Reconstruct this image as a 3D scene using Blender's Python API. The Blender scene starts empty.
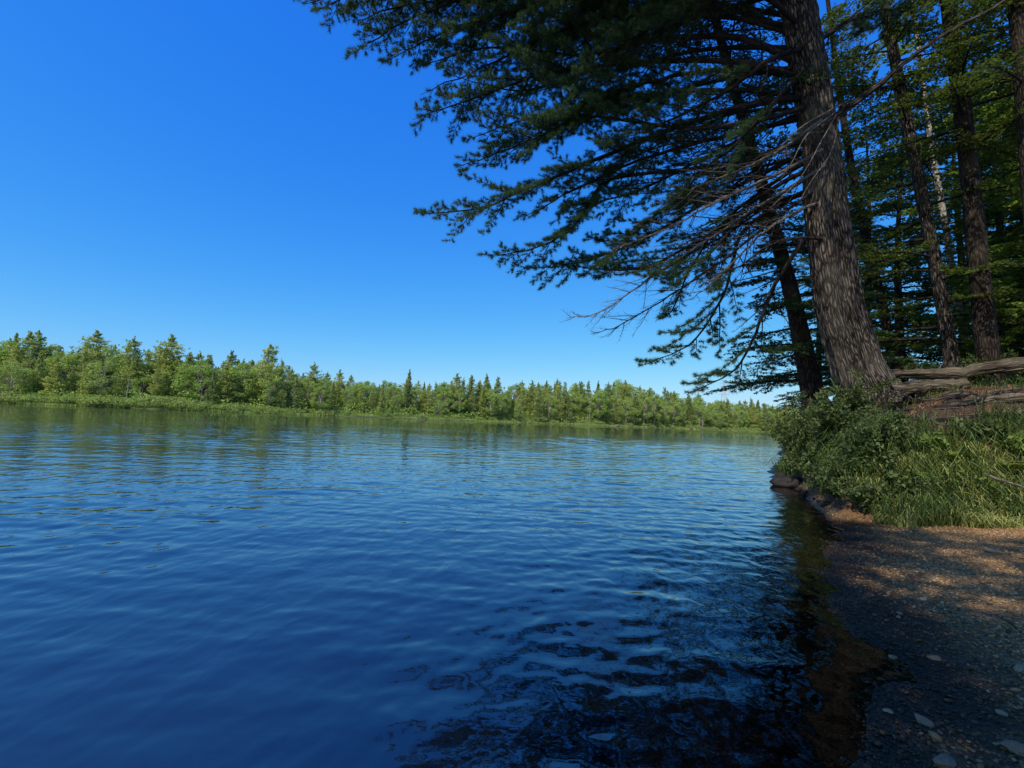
import bpy, math, random
import numpy as np
from mathutils import Vector, Matrix

rng = np.random.default_rng(11)
random.seed(5)
R_ = math.radians
SC = bpy.context.scene
COL = SC.collection
PI = math.pi

# ------------------------------------------------------------------ camera
F = 470.0
CAMH = 1.3
cam = bpy.data.cameras.new('camera')
cam.sensor_width = 36.0
cam.lens = F / 1024 * 36
cam.clip_start = 0.05
cam.clip_end = 6000
cam_o = bpy.data.objects.new('camera', cam)
COL.objects.link(cam_o)
MROT = Matrix.Rotation(R_(90 + 4.2), 3, 'X') @ Matrix.Rotation(R_(2.5), 3, 'Z')
cam_o.matrix_world = Matrix.Translation((0, 0, CAMH)) @ MROT.to_4x4()
SC.camera = cam_o

def P(px, py, Y):
    d = MROT @ Vector(((px - 512) / F, (384 - py) / F, -1))
    d *= Y / d.y
    return Vector((d.x, d.y, d.z + CAMH))

def G(px, py, z=0.0):
    d = MROT @ Vector(((px - 512) / F, (384 - py) / F, -1))
    k = (z - CAMH) / d.z
    return Vector((d.x * k, d.y * k, z))

SUN_AZ, SUN_EL = R_(212), R_(47)
SUN_DIR = np.array([math.sin(SUN_AZ) * math.cos(SUN_EL), math.cos(SUN_AZ) * math.cos(SUN_EL), math.sin(SUN_EL)])

# ------------------------------------------------------------------ numpy noise
_perm = np.random.default_rng(3).random((256, 256))
def vnoise(x, y):
    xi = np.floor(x).astype(int); yi = np.floor(y).astype(int)
    fx = x - xi; fy = y - yi
    fx = fx * fx * (3 - 2 * fx); fy = fy * fy * (3 - 2 * fy)
    a = _perm[xi & 255, yi & 255]; b = _perm[(xi + 1) & 255, yi & 255]
    c = _perm[xi & 255, (yi + 1) & 255]; d = _perm[(xi + 1) & 255, (yi + 1) & 255]
    return (a * (1 - fx) + b * fx) * (1 - fy) + (c * (1 - fx) + d * fx) * fy
def fbm(x, y, o=4):
    s = 0; a = .5
    for k in range(o):
        s = s + a * (vnoise(x * 2**k + 17.3 * k, y * 2**k + 5.1 * k) - .5); a *= .5
    return s * 2
def nrm(v):
    return v / (np.linalg.norm(v, axis=-1, keepdims=True) + 1e-9)
def smst(a, b, x):
    t = np.clip((x - a) / (b - a), 0, 1)
    return t * t * (3 - 2 * t)

# ------------------------------------------------------------------ mesh helpers
def mk(name, V, Q=None, T=None, mats=(), midx=None, smooth=False, parent=None, attrs=None):
    V = np.asarray(V, dtype=np.float32).reshape(-1, 3)
    me = bpy.data.meshes.new(name)
    nq = 0 if Q is None else len(Q); nt = 0 if T is None else len(T)
    me.vertices.add(len(V)); me.vertices.foreach_set('co', V.ravel())
    idx = []
    if nq: idx.append(np.asarray(Q, dtype=np.int32).ravel())
    if nt: idx.append(np.asarray(T, dtype=np.int32).ravel())
    idx = np.concatenate(idx)
    me.loops.add(len(idx)); me.loops.foreach_set('vertex_index', idx)
    me.polygons.add(nq + nt)
    starts = np.concatenate([np.arange(nq) * 4, nq * 4 + np.arange(nt) * 3]).astype(np.int32)
    me.polygons.foreach_set('loop_start', starts)
    if midx is not None:
        me.polygons.foreach_set('material_index', np.asarray(midx, dtype=np.int32))
    me.polygons.foreach_set('use_smooth', np.full(nq + nt, bool(smooth)))
    for m in (mats if isinstance(mats, (list, tuple)) else [mats]): me.materials.append(m)
    me.update(calc_edges=True)
    for k, a in (attrs or {}).items():
        a = np.asarray(a, dtype=np.float32)
        if a.ndim == 1:
            at = me.attributes.new(k, 'FLOAT', 'POINT'); at.data.foreach_set('value', a)
        else:
            at = me.attributes.new(k, 'FLOAT_VECTOR', 'POINT'); at.data.foreach_set('vector', a.ravel())
    o = bpy.data.objects.new(name, me)
    COL.objects.link(o)
    if parent is not None: o.parent = parent
    return o

def empty(name, loc, rz=0):
    o = bpy.data.objects.new(name, None); COL.objects.link(o)
    o.empty_display_size = .1
    o.location = loc; o.rotation_euler = (0, 0, rz)
    o.matrix_basis = Matrix.Translation(Vector(loc)) @ Matrix.Rotation(rz, 4, 'Z')
    return o
def tag(o, label=None, cat=None, group=None, kind=None):
    if label: o['label'] = label
    if cat: o['category'] = cat
    if group: o['group'] = group
    if kind: o['kind'] = kind
    return o
def copy_tree(src, loc, rz, scale, label=None, group=None):
    r = src.copy(); COL.objects.link(r)
    r.location = loc; r.rotation_euler = (0, 0, rz); r.scale = scale
    if label: r['label'] = label
    if group: r['group'] = group
    for ch in list(src.children):
        c = ch.copy(); COL.objects.link(c); c.parent = r
        c.matrix_parent_inverse = Matrix.Identity(4)
        for gch in ch.children:
            d = gch.copy(); COL.objects.link(d); d.parent = c
    return r

class Geo:
    """collects verts/quads/tris"""
    def __init__(s): s.V = []; s.Q = []; s.T = []; s.A = []; s.n = 0
    def add(s, V, Q=None, T=None, A=None):
        V = np.asarray(V, dtype=np.float64).reshape(-1, 3)
        if Q is not None and len(Q): s.Q.append(np.asarray(Q) + s.n)
        if T is not None and len(T): s.T.append(np.asarray(T) + s.n)
        s.V.append(V); s.A.append(np.zeros((len(V), 3)) if A is None else A); s.n += len(V)
    def build(s, name, mats, parent=None, smooth=False, off=None, attr=True):
        V = np.concatenate(s.V)
        if off is not None: V = V - np.asarray(off)
        return mk(name, V, np.concatenate(s.Q) if s.Q else None, np.concatenate(s.T) if s.T else None,
                  mats, smooth=smooth, parent=parent, attrs={'barkco': np.concatenate(s.A)} if attr else None)

def tubes(g, PT, RD, sides=5, cap=False, flute=None):
    """PT (n,k,3) RD (n,k)"""
    PT = np.asarray(PT, float); RD = np.asarray(RD, float)
    if PT.ndim == 2: PT = PT[None]; RD = RD[None]
    n, k, _ = PT.shape
    T = nrm(np.gradient(PT, axis=1))
    mt = nrm(T.mean(axis=1))
    ref = np.where(np.abs(mt[:, 2:3]) > .8, np.array([[1., 0.2, 0]]), np.array([[0, 0, 1.]]))[:, None, :]
    a = nrm(np.cross(T, np.broadcast_to(ref, T.shape))); b = np.cross(T, a)
    ang = np.arange(sides) / sides * 2 * PI
    ca, sa = np.cos(ang), np.sin(ang)
    rr = RD[:, :, None] * np.ones(sides)
    seg = np.linalg.norm(np.diff(PT, axis=1), axis=2)
    al = np.concatenate([np.zeros((n, 1)), np.cumsum(seg, axis=1)], axis=1)
    if flute is not None: rr = rr * flute(ang[None, None, :], al[:, :, None], RD[:, :, None])
    V = PT[:, :, None, :] + rr[..., None] * (a[:, :, None, :] * ca[None, None, :, None] + b[:, :, None, :] * sa[None, None, :, None])
    A = np.stack([rr * ca, rr * sa, al[:, :, None] + 0 * rr], axis=-1)
    i = np.arange(n)[:, None, None] * (k * sides); j = np.arange(k - 1)[None, :, None] * sides
    s0 = np.arange(sides)[None, None, :]; s1 = (s0 + 1) % sides
    Q = np.stack([i + j + s0, i + j + s1, i + j + sides + s1, i + j + sides + s0], axis=-1).reshape(-1, 4)
    g.add(V.reshape(-1, 3), Q, None, A.reshape(-1, 3))
    if cap:
        for e in (0, k - 1):
            for q in range(n):
                c = PT[q, e]; ring = V[q, e]
                VV = np.vstack([ring, c[None]]); TT = [[s, (s + 1) % sides, sides] for s in range(sides)]
                if e == 0: TT = [t[::-1] for t in TT]
                AA = np.vstack([A[q, e], [[0, 0, A[q, e, 0, 2]]]])
                g.add(VV, None, TT, AA)

def spline(pts, m):
    p = np.array([list(v) for v in pts], float)
    p = np.vstack([2 * p[0] - p[1], p, 2 * p[-1] - p[-2]])
    n = len(p) - 3
    t = np.linspace(0, n - 1e-6, m); i = t.astype(int); f = (t - i)[:, None]
    a, b, c, d = p[i], p[i + 1], p[i + 2], p[i + 3]
    return .5 * ((2 * b) + (-a + c) * f + (2 * a - 5 * b + 4 * c - d) * f**2 + (-a + 3 * b - 3 * c + d) * f**3)

def rand_dirs(n, r=rng):
    return nrm(r.normal(size=(n, 3)))

def leaf_quads(g, C, L, W, D=None, N=None, jitter=1.0):
    """rhombic leaves: centre C, length L, width W, long axis D, normal N"""
    n = len(C)
    if D is None: D = rand_dirs(n)
    else: D = nrm(D + jitter * .5 * rng.normal(size=(n, 3)))
    if N is None: N = rand_dirs(n)
    else: N = nrm(N + jitter * .45 * rng.normal(size=(n, 3)))
    S = nrm(np.cross(D, N))
    L = np.broadcast_to(np.asarray(L, float), (n,))[:, None]; W = np.broadcast_to(np.asarray(W, float), (n,))[:, None]
    V = np.stack([C - D * L * .5, C + S * W * .5 - D * L * .06, C + D * L * .5, C - S * W * .5 - D * L * .06], axis=1)
    g.add(V.reshape(-1, 3), np.arange(n * 4).reshape(n, 4))

def needle_tufts(g, C, D, n_per=24, L=.085, W=.0045, spread=.62):
    n = len(C)
    d = nrm(np.repeat(D, n_per, 0) * .55 + spread * rng.normal(size=(n * n_per, 3)))
    c = np.repeat(C, n_per, 0) + rng.normal(size=(n * n_per, 3)) * .008
    l = L * rng.uniform(.7, 1.15, size=(n * n_per, 1))
    s = nrm(np.cross(d, rand_dirs(n * n_per))) * W
    V = np.stack([c + s * .5, c - s * .5, c + d * l], axis=1)
    g.add(V.reshape(-1, 3), None, np.arange(n * n_per * 3).reshape(-1, 3))

# ------------------------------------------------------------------ materials
def mat(name):
    m = bpy.data.materials.new(name); m.use_nodes = True
    nt = m.node_tree; nt.nodes.clear()
    return m, nt
class NT:
    def __init__(s, name):
        s.m, s.t = mat(name); s.out = s.n('ShaderNodeOutputMaterial')
    def n(s, t, **k):
        nd = s.t.nodes.new(t)
        for a, b in k.items(): setattr(nd, a, b)
        return nd
    def l(s, a, b): s.t.links.new(a, b)
    def inp(s, nd, name, v):
        if hasattr(v, 'is_linked') or hasattr(v, 'links'): s.l(v, nd.inputs[name])
        else: nd.inputs[name].default_value = v
    def noise(s, vec, scale, detail=4, rough=.5, dist=0):
        nd = s.n('ShaderNodeTexNoise'); s.l(vec, nd.inputs['Vector'])
        nd.inputs['Scale'].default_value = scale; nd.inputs['Detail'].default_value = detail
        nd.inputs['Roughness'].default_value = rough; nd.inputs['Distortion'].default_value = dist
        return nd.outputs['Fac']
    def map(s, vec, scale=(1, 1, 1), loc=(0, 0, 0), rot=(0, 0, 0)):
        nd = s.n('ShaderNodeMapping'); s.l(vec, nd.inputs['Vector'])
        nd.inputs['Scale'].default_value = scale; nd.inputs['Location'].default_value = loc; nd.inputs['Rotation'].default_value = rot
        return nd.outputs[0]
    def ramp(s, fac, stops, interp='LINEAR'):
        nd = s.n('ShaderNodeValToRGB'); s.l(fac, nd.inputs[0])
        cr = nd.color_ramp; cr.interpolation = interp
        while len(cr.elements) < len(stops): cr.elements.new(.5)
        for e, (p, c) in zip(cr.elements, stops):
            e.position = p; e.color = (*c, 1) if len(c) == 3 else c
        return nd.outputs[0]
    def mix(s, fac, a, b, blend='MIX'):
        nd = s.n('ShaderNodeMix', data_type='RGBA', blend_type=blend)
        for k, v in ((0, fac), (6, a), (7, b)):
            if isinstance(v, (int, float)): nd.inputs[k].default_value = v
            elif isinstance(v, tuple): nd.inputs[k].default_value = (*v, 1)
            else: s.l(v, nd.inputs[k])
        return nd.outputs[2]
    def math(s, op, a, b=0.0, clamp=False):
        nd = s.n('ShaderNodeMath', operation=op, use_clamp=clamp)
        for k, v in ((0, a), (1, b)):
            if isinstance(v, (int, float)): nd.inputs[k].default_value = v
            else: s.l(v, nd.inputs[k])
        return nd.outputs[0]
    def attr(s, name, out='Fac'):
        nd = s.n('ShaderNodeAttribute', attribute_name=name); return nd.outputs[out]
    def bump(s, h, strength=.5, dist=.02, nrm_in=None):
        nd = s.n('ShaderNodeBump'); s.l(h, nd.inputs['Height'])
        nd.inputs['Strength'].default_value = strength; nd.inputs['Distance'].default_value = dist
        if nrm_in: s.l(nrm_in, nd.inputs['Normal'])
        return nd.outputs[0]
    def princ(s, col, rough=.8, normal=None, spec=.3):
        nd = s.n('ShaderNodeBsdfPrincipled')
        s.inp(nd, 'Base Color', (*col, 1) if isinstance(col, tuple) else col)
        s.inp(nd, 'Roughness', rough)
        nd.inputs['Specular IOR Level'].default_value = spec
        if normal: s.l(normal, nd.inputs['Normal'])
        return nd.outputs[0]
    def done(s, sh):
        s.l(sh, s.out.inputs['Surface']); return s.m

def leaf_mat(name, dark, light, var=.5, transl=.35, nscale=1.2, tint=None, rough=.55, spec=.25):
    b = NT(name)
    geo = b.n('ShaderNodeNewGeometry'); tc = b.n('ShaderNodeTexCoord'); oi = b.n('ShaderNodeObjectInfo')
    f1 = b.noise(tc.outputs['Object'], nscale, 3)
    f = b.math('ADD', b.math('MULTIPLY', f1, .9), b.math('MULTIPLY', geo.outputs['Random Per Island'], var))
    f = b.math('SUBTRACT', f, .25 * var + .0, True)
    c = b.mix(b.math('MULTIPLY', f, 1.0, True), dark, light)
    if tint:
        c = b.mix(b.math('MULTIPLY', oi.outputs['Random'], .75), c, b.mix(1.0, c, tint, 'MULTIPLY'))
    p = b.princ(c, rough, spec=spec)
    tr = b.n('ShaderNodeBsdfTranslucent'); b.l(b.mix(1.0, c, (1.5, 1.5, .7), 'MULTIPLY'), tr.inputs['Color'])
    ms = b.n('ShaderNodeMixShader'); ms.inputs[0].default_value = transl
    b.l(p, ms.inputs[1]); b.l(tr.outputs[0], ms.inputs[2])
    return b.done(ms.outputs[0])

def bark_mat(name, crack, plate, sx=16, sz=3.2, bumpd=.03, lichen=.25):
    b = NT(name)
    co = b.attr('barkco', 'Vector')
    tc = b.n('ShaderNodeTexCoord')
    warp = b.n('ShaderNodeTexNoise'); b.l(b.map(co, (1, 1, .4)), warp.inputs['Vector']); warp.inputs['Scale'].default_value = 5
    wv = b.n('ShaderNodeVectorMath', operation='MULTIPLY_ADD'); b.l(warp.outputs['Color'], wv.inputs[0])
    wv.inputs[1].default_value = (.11, .11, .5); b.l(co, wv.inputs[2])
    vo = b.n('ShaderNodeTexVoronoi', feature='DISTANCE_TO_EDGE'); b.l(b.map(wv.outputs[0], (sx, sx, sz)), vo.inputs['Vector']); vo.inputs['Scale'].default_value = 1.0
    ed = b.ramp(vo.outputs['Distance'], [(0, (0, 0, 0)), (.35, (1, 1, 1))])
    fine = b.noise(b.map(co, (1, 1, .3)), 45, 5, .65)
    big = b.noise(tc.outputs['Object'], 1.3, 3)
    rid = b.noise(b.map(wv.outputs[0], (1, 1, .24)), sx * 1.3, 4, .6)
    h = b.math('ADD', b.math('ADD', b.math('MULTIPLY', ed, .45), b.math('MULTIPLY', fine, .38)), b.math('MULTIPLY', rid, .42))
    c = b.mix(b.ramp(h, [(.48, (0, 0, 0)), (.86, (1, 1, 1))]), crack, plate)
    c = b.mix(b.math('MULTIPLY', b.ramp(big, [(.48, (0, 0, 0)), (.68, (1, 1, 1))]), lichen), c, (plate[0] * 1.25, plate[1] * 1.35, plate[2] * 1.2))
    return b.done(b.princ(c, .9, b.bump(h, .9, bumpd), .15))

M = {}
M['bark'] = bark_mat('pine_bark', (.010, .008, .0065), (.150, .122, .100), 20, 2.6, .055)
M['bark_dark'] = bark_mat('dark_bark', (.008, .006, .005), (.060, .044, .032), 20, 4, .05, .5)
M['bark_pale'] = bark_mat('pale_bark', (.12, .10, .09), (.50, .46, .40), 20, 6, .01, .2)
M['twig'] = bark_mat('twig_bark', (.010, .008, .007), (.040, .031, .027), 40, 10, .006, .3)
M['deadtwig'] = bark_mat('dead_wood', (.05, .042, .036), (.22, .19, .165), 40, 10, .006, .2)
M['log'] = bark_mat('weathered_log', (.014, .011, .009), (.15, .115, .085), 18, 2.0, .05, .5)
M['needles'] = leaf_mat('pine_needles', (.014, .036, .018), (.062, .115, .045), .7, .32, 1.6, rough=.5, spec=.2)
M['hemlock'] = leaf_mat('hemlock_needles', (.020, .042, .018), (.095, .145, .048), .6, .38, 1.0, (1.5, 1.25, .7))
M['sunny_leaf'] = leaf_mat('broad_leaves', (.07, .13, .03), (.24, .31, .07), .6, .45, 1.3)
M['shrub_leaf'] = leaf_mat('shrub_leaves', (.022, .050, .018), (.13, .17, .055), .9, .4, 3)
M['far_pine'] = leaf_mat('far_pine_needles', (.085, .14, .055), (.40, .47, .14), .35, .3, .45, (1.5, 1.3, .9))  # far foliage colours from here on lightened to carry distance haze
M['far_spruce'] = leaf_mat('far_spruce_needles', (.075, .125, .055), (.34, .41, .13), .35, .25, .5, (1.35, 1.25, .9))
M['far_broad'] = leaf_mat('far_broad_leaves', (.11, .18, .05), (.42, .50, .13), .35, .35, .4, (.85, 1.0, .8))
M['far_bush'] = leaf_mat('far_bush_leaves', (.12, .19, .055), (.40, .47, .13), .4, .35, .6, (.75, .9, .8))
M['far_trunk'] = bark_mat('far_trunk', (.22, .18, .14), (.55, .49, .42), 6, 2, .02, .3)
M['grass'] = leaf_mat('grass_blades', (.018, .046, .014), (.12, .17, .045), 1.0, .35, 1.5)
M['sunlit_grass'] = leaf_mat('pale_grass', (.13, .16, .05), (.38, .39, .13), .8, .35, 3)  # paler copy of the grass colour, with the sunlit look put in

def ground_mat():
    b = NT('ground')
    tc = b.n('ShaderNodeTexCoord'); co = tc.outputs['Object']
    geo = b.n('ShaderNodeNewGeometry')
    # gravel
    vo = b.n('ShaderNodeTexVoronoi'); b.l(co, vo.inputs['Vector']); vo.inputs['Scale'].default_value = 45
    vo2 = b.n('ShaderNodeTexVoronoi'); b.l(co, vo2.inputs['Vector']); vo2.inputs['Scale'].default_value = 95
    hs = b.math('ADD', b.math('MULTIPLY', vo.outputs['Distance'], -.7), b.math('MULTIPLY', vo2.outputs['Distance'], -.35))
    sep = b.n('ShaderNodeSeparateColor'); b.l(vo.outputs['Color'], sep.inputs[0])
    gr = b.ramp(sep.outputs[0], [(0, (.12, .060, .022)), (.35, (.28, .17, .075)), (.65, (.38, .24, .11)), (.9, (.42, .26, .12)), (1, (.5, .36, .2))])
    gr = b.mix(b.noise(co, 2.2, 4), gr, b.mix(1.0, gr, (.62, .56, .50), 'MULTIPLY'))
    # bank: soil + orange needle litter
    ln = b.noise(co, 60, 5, .7)
    lit = b.mix(ln, (.045, .024, .012), (.21, .095, .040))
    soil = b.mix(ln, (.022, .016, .010), (.085, .058, .036))
    bankc = b.mix(b.ramp(b.noise(co, 1.4, 4), [(.46, (0, 0, 0)), (.64, (1, 1, 1))]), soil, lit)
    c = b.mix(b.attr('bank'), gr, bankc)
    farc = b.mix(b.noise(co, .12, 5, .65), (.05, .075, .022), (.13, .16, .05))
    c = b.mix(b.attr('far'), c, farc)
    # wet gravel; under water the colour also carries shade on the bed
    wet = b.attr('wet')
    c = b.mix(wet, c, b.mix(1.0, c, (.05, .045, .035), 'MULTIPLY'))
    hh = b.math('ADD', hs, b.math('MULTIPLY', b.noise(co, 24, 5, .6), .6))
    bm = b.bump(hh, .8, .03)
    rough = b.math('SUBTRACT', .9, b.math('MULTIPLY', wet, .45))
    return b.done(b.princ(c, rough, bm, .25))
M['ground'] = ground_mat()

def pebble_mat(name, wetk=1):
    b = NT(name)
    geo = b.n('ShaderNodeNewGeometry'); tc = b.n('ShaderNodeTexCoord')
    c = b.ramp(geo.outputs['Random Per Island'], [(0, (.10, .048, .018)), (.3, (.30, .175, .075)), (.6, (.44, .265, .12)), (.82, (.52, .33, .16)), (.94, (.60, .42, .23)), (1, (.70, .54, .35))])
    c = b.mix(b.math('MULTIPLY', b.noise(tc.outputs['Object'], 120, 3), .6), c, b.mix(1.0, c, (.6, .58, .56), 'MULTIPLY'))
    c = b.mix(b.noise(tc.outputs['Object'], 1.7, 3), c, b.mix(1.0, c, (.75, .66, .58), 'MULTIPLY'))
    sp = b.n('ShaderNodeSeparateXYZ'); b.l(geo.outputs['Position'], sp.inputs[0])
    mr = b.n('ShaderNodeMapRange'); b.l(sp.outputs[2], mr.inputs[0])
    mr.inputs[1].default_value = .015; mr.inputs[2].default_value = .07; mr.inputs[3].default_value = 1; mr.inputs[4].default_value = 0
    c = b.mix(mr.outputs[0], c, b.mix(1.0, c, (.09, .075, .06), 'MULTIPLY'))  # wet stones darkened; below water, shade is put into the colour too
    return b.done(b.princ(c, b.math('SUBTRACT', .8, b.math('MULTIPLY', mr.outputs[0], .4)), None, .3))
M['pebble'] = pebble_mat('gravel_stones')
def rock_mat(name, a, c2):
    b = NT(name); tc = b.n('ShaderNodeTexCoord')
    f = b.noise(tc.outputs['Object'], 14, 6, .65)
    c = b.mix(f, a, c2)
    return b.done(b.princ(c, .75, b.bump(b.noise(tc.outputs['Object'], 40, 6, .7), .5, .01), .25))
M['rock'] = rock_mat('grey_rock', (.09, .07, .05), (.27, .21, .15))
M['rock_pale'] = rock_mat('pale_rock', (.16, .12, .075), (.36, .28, .19))
M['rock_wet'] = rock_mat('wet_rock', (.007, .006, .0055), (.026, .022, .019))
b = NT('painted_steel'); M['steel'] = b.done(b.princ((.42, .45, .50), .5))

# ------------------------------------------------------------------ water material
def water_mat():
    b = NT('river_water')
    tc = b.n('ShaderNodeTexCoord'); co = tc.outputs['Object']
    rot = b.map(co, (1, .55, 1), rot=(0, 0, R_(15)))
    n1 = b.noise(rot, 5.0, 2, .45, .3)
    n2 = b.noise(b.map(co, (.6, 1, 1)), 1.7, 3, .45, .2)
    n3 = b.noise(b.map(co, (.35, 1, 1)), .5, 2, .5)
    patch = b.ramp(b.noise(b.map(co, (.05, .16, 1)), 1.0, 3), [(.38, (.35, .35, .35)), (.66, (1, 1, 1))])
    bn = b.n('ShaderNodeBump'); b.l(b.math('MULTIPLY', b.math('ADD', n1, b.math('MULTIPLY', b.noise(b.map(co, (.55, 1, 1)), 15, 3, .5), .10)), patch), bn.inputs['Height'])
    bn.inputs['Strength'].default_value = 1; bn.inputs['Distance'].default_value = .022
    bn2 = b.n('ShaderNodeBump'); b.l(b.math('ADD', b.math('MULTIPLY', n2, .6), n3), bn2.inputs['Height'])
    bn2.inputs['Strength'].default_value = 1; bn2.inputs['Distance'].default_value = .022
    b.l(bn.outputs[0], bn2.inputs['Normal'])
    nn = bn2.outputs[0]
    fr = b.n('ShaderNodeFresnel'); mi = b.n('ShaderNodeMapRange'); b.l(b.attr('deep'), mi.inputs[0]); mi.inputs[3].default_value = 1.31; mi.inputs[4].default_value = 1.95; b.l(mi.outputs[0], fr.inputs['IOR']); b.l(nn, fr.inputs['Normal'])
    gl = b.n('ShaderNodeBsdfGlossy'); gl.inputs['Roughness'].default_value = .012; b.l(nn, gl.inputs['Normal'])
    gl.inputs['Color'].default_value = (1, 1, 1, 1)
    tr = b.n('ShaderNodeBsdfTransparent'); tr.inputs['Color'].default_value = (.50, .52, .44, 1)
    df = b.n('ShaderNodeBsdfDiffuse'); df.inputs['Color'].default_value = (.006, .013, .030, 1)
    dep = b.attr('depth')
    body = b.n('ShaderNodeMixShader'); b.l(dep, body.inputs[0]); b.l(tr.outputs[0], body.inputs[1]); b.l(df.outputs[0], body.inputs[2])
    ms = b.n('ShaderNodeMixShader'); b.l(fr.outputs[0], ms.inputs[0]); b.l(body.outputs[0], ms.inputs[1]); b.l(gl.outputs[0], ms.inputs[2])
    return b.done(ms.outputs[0])
M['water'] = water_mat()

# ------------------------------------------------------------------ world, sun
w = bpy.data.worlds.new('World'); SC.world = w; w.use_nodes = True
nt = w.node_tree; nt.nodes.clear()
sky = nt.nodes.new('ShaderNodeTexSky'); sky.sky_type = 'NISHITA'; sky.sun_disc = False
sky.sun_elevation = SUN_EL; sky.sun_rotation = SUN_AZ
sky.altitude = 300; sky.air_density = 1.0; sky.dust_density = .8; sky.ozone_density = 3.0
sepc = nt.nodes.new('ShaderNodeSeparateColor'); comb = nt.nodes.new('ShaderNodeCombineColor')
nt.links.new(sky.outputs[0], sepc.inputs[0])
for ch, (gm, am, cap_) in enumerate(((1.66, 1.24, 30.0), (.86, 1.06, 8.6), (.24, 1.14, 10.2))):
    m0 = nt.nodes.new('ShaderNodeMath'); m0.operation = 'MULTIPLY'; m0.inputs[1].default_value = .1
    m1 = nt.nodes.new('ShaderNodeMath'); m1.operation = 'POWER'; m1.inputs[1].default_value = gm
    m2 = nt.nodes.new('ShaderNodeMath'); m2.operation = 'MULTIPLY'; m2.inputs[1].default_value = am * 10
    m3 = nt.nodes.new('ShaderNodeMath'); m3.operation = 'SMOOTH_MIN'; m3.inputs[1].default_value = cap_; m3.inputs[2].default_value = cap_ * .25
    nt.links.new(sepc.outputs[ch], m0.inputs[0]); nt.links.new(m0.outputs[0], m1.inputs[0]); nt.links.new(m1.outputs[0], m2.inputs[0]); nt.links.new(m2.outputs[0], m3.inputs[0]); nt.links.new(m3.outputs[0], comb.inputs[ch])
bg = nt.nodes.new('ShaderNodeBackground'); bg.inputs['Strength'].default_value = .1
wo = nt.nodes.new('ShaderNodeOutputWorld')
nt.links.new(comb.outputs[0], bg.inputs['Color'])
nt.links.new(bg.outputs[0], wo.inputs['Surface'])
sl = bpy.data.lights.new('sun', 'SUN'); sl.energy = 5.0; sl.angle = R_(.53); sl.color = (1, .93, .80)
so = bpy.data.objects.new('sun', sl); COL.objects.link(so)
so.rotation_euler = Vector(SUN_DIR).to_track_quat('Z', 'Y').to_euler()
SC.view_settings.view_transform = 'Standard'; SC.view_settings.look = 'None'; SC.view_settings.exposure = 0; SC.view_settings.gamma = 1
SC.cycles.max_bounces = 8; SC.cycles.transparent_max_bounces = 12; SC.cycles.diffuse_bounces = 3
SC.cycles.use_denoising = True

# ------------------------------------------------------------------ terrain
def gp(px, py): v = G(px, py); return (v.x, v.y)
near_water = [(-9, -60), (-8, -20), (-3.5, -8), (0.2, -3), (1.1, 0.6), gp(862, 768), gp(886, 705), gp(868, 655), gp(843, 615), gp(822, 572), gp(826, 540), gp(838, 512),
              gp(812, 492), (6.9, 12.4), (9.5, 17), (20, 34), (45, 72), (100, 150), (400, 420), (900, 500), (900, -60)]
bank_poly = [(4.75, 7.0), (5.6, 6.45), (7.2, 6.5), (9.5, 6.0), (14, 4.5), (30, 2), (900, -5), (900, 500), (400, 420), (101, 150), (45.6, 72), (20.5, 34), (9.7, 17), (7.05, 12.5), (6.15, 10.2), (5.5, 8.6)]
fs_px = [(-260, 95), (-120, 92), (-30, 96), (8, 90), (60, 92), (150, 98), (260, 108), (330, 118), (400, 130), (520, 158), (640, 190), (700, 212), (780, 245), (900, 290)]
def shore_pt(px, Y):
    v = P(px, 420, Y); return (v.x, Y)
far_line = [shore_pt(a, bb) for a, bb in fs_px]
far_poly = [(-900, 110)] + far_line + [(500, 400), (900, 500), (900, 1500), (-900, 1500)]

def sd(x, y, poly):
    p = np.array(poly, float); q = np.roll(p, -1, 0)
    d = np.full(x.shape, 1e9); ins = np.zeros(x.shape, bool)
    for (ax, ay), (bx, by) in zip(p, q):
        ex, ey = bx - ax, by - ay
        wx, wy = x - ax, y - ay
        t = np.clip((wx * ex + wy * ey) / (ex * ex + ey * ey), 0, 1)
        d = np.minimum(d, np.hypot(wx - ex * t, wy - ey * t))
        c = ((ay <= y) & (by > y)) | ((by <= y) & (ay > y))
        with np.errstate(divide='ignore', invalid='ignore'):
            xi = ax + (y - ay) / (by - ay if by != ay else 1e-9) * ex
        ins ^= c & (x < xi)
    return np.where(ins, d, -d)

def H(x, y):
    x = np.asarray(x, float); y = np.asarray(y, float)
    wob = fbm(x * .9, y * .9, 4) * .22
    dn = sd(x, y, near_water) + wob * np.clip(np.abs(y) / 4, .3, 1)
    db = sd(x, y, bank_poly) + wob * 1.2
    df = sd(x, y, far_poly) + fbm(x * .08, y * .08, 3) * 5
    h = np.where(dn > 0, .085 * np.minimum(dn, 4) + .02 * np.clip(dn - 4, 0, 20), np.maximum(-.13 * (-dn) - .03 * dn * dn, -2.5))
    up = smst(-.05, 1.15, db) * 1.3 + smst(.6, 3.2, db) * .72 + np.clip(db - 2, 0, 40) * .03
    h = h + np.where(db > -.05, up + fbm(x * 1.6, y * 1.6, 4) * .16 * smst(0, .6, db), 0)
    h = h + fbm(x * 2.2 + 9, y * 2.2, 3) * .03
    hf = np.where(df > 0, .15 + .10 * np.minimum(df, 8) + .10 * np.clip(df - 8, 0, 60), -2.5)
    h = np.where(df > -3, np.maximum(h, np.where(df > 0, hf, hf + (.0))), h)
    h = np.where((df > -3) & (df <= 0), np.maximum(h, -2.5 + 2.65 * smst(-3, 0, df)), h)
    return h, dn, db, df
def Hz(x, y): return float(H(np.array([x]), np.array([y]))[0][0])

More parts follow.
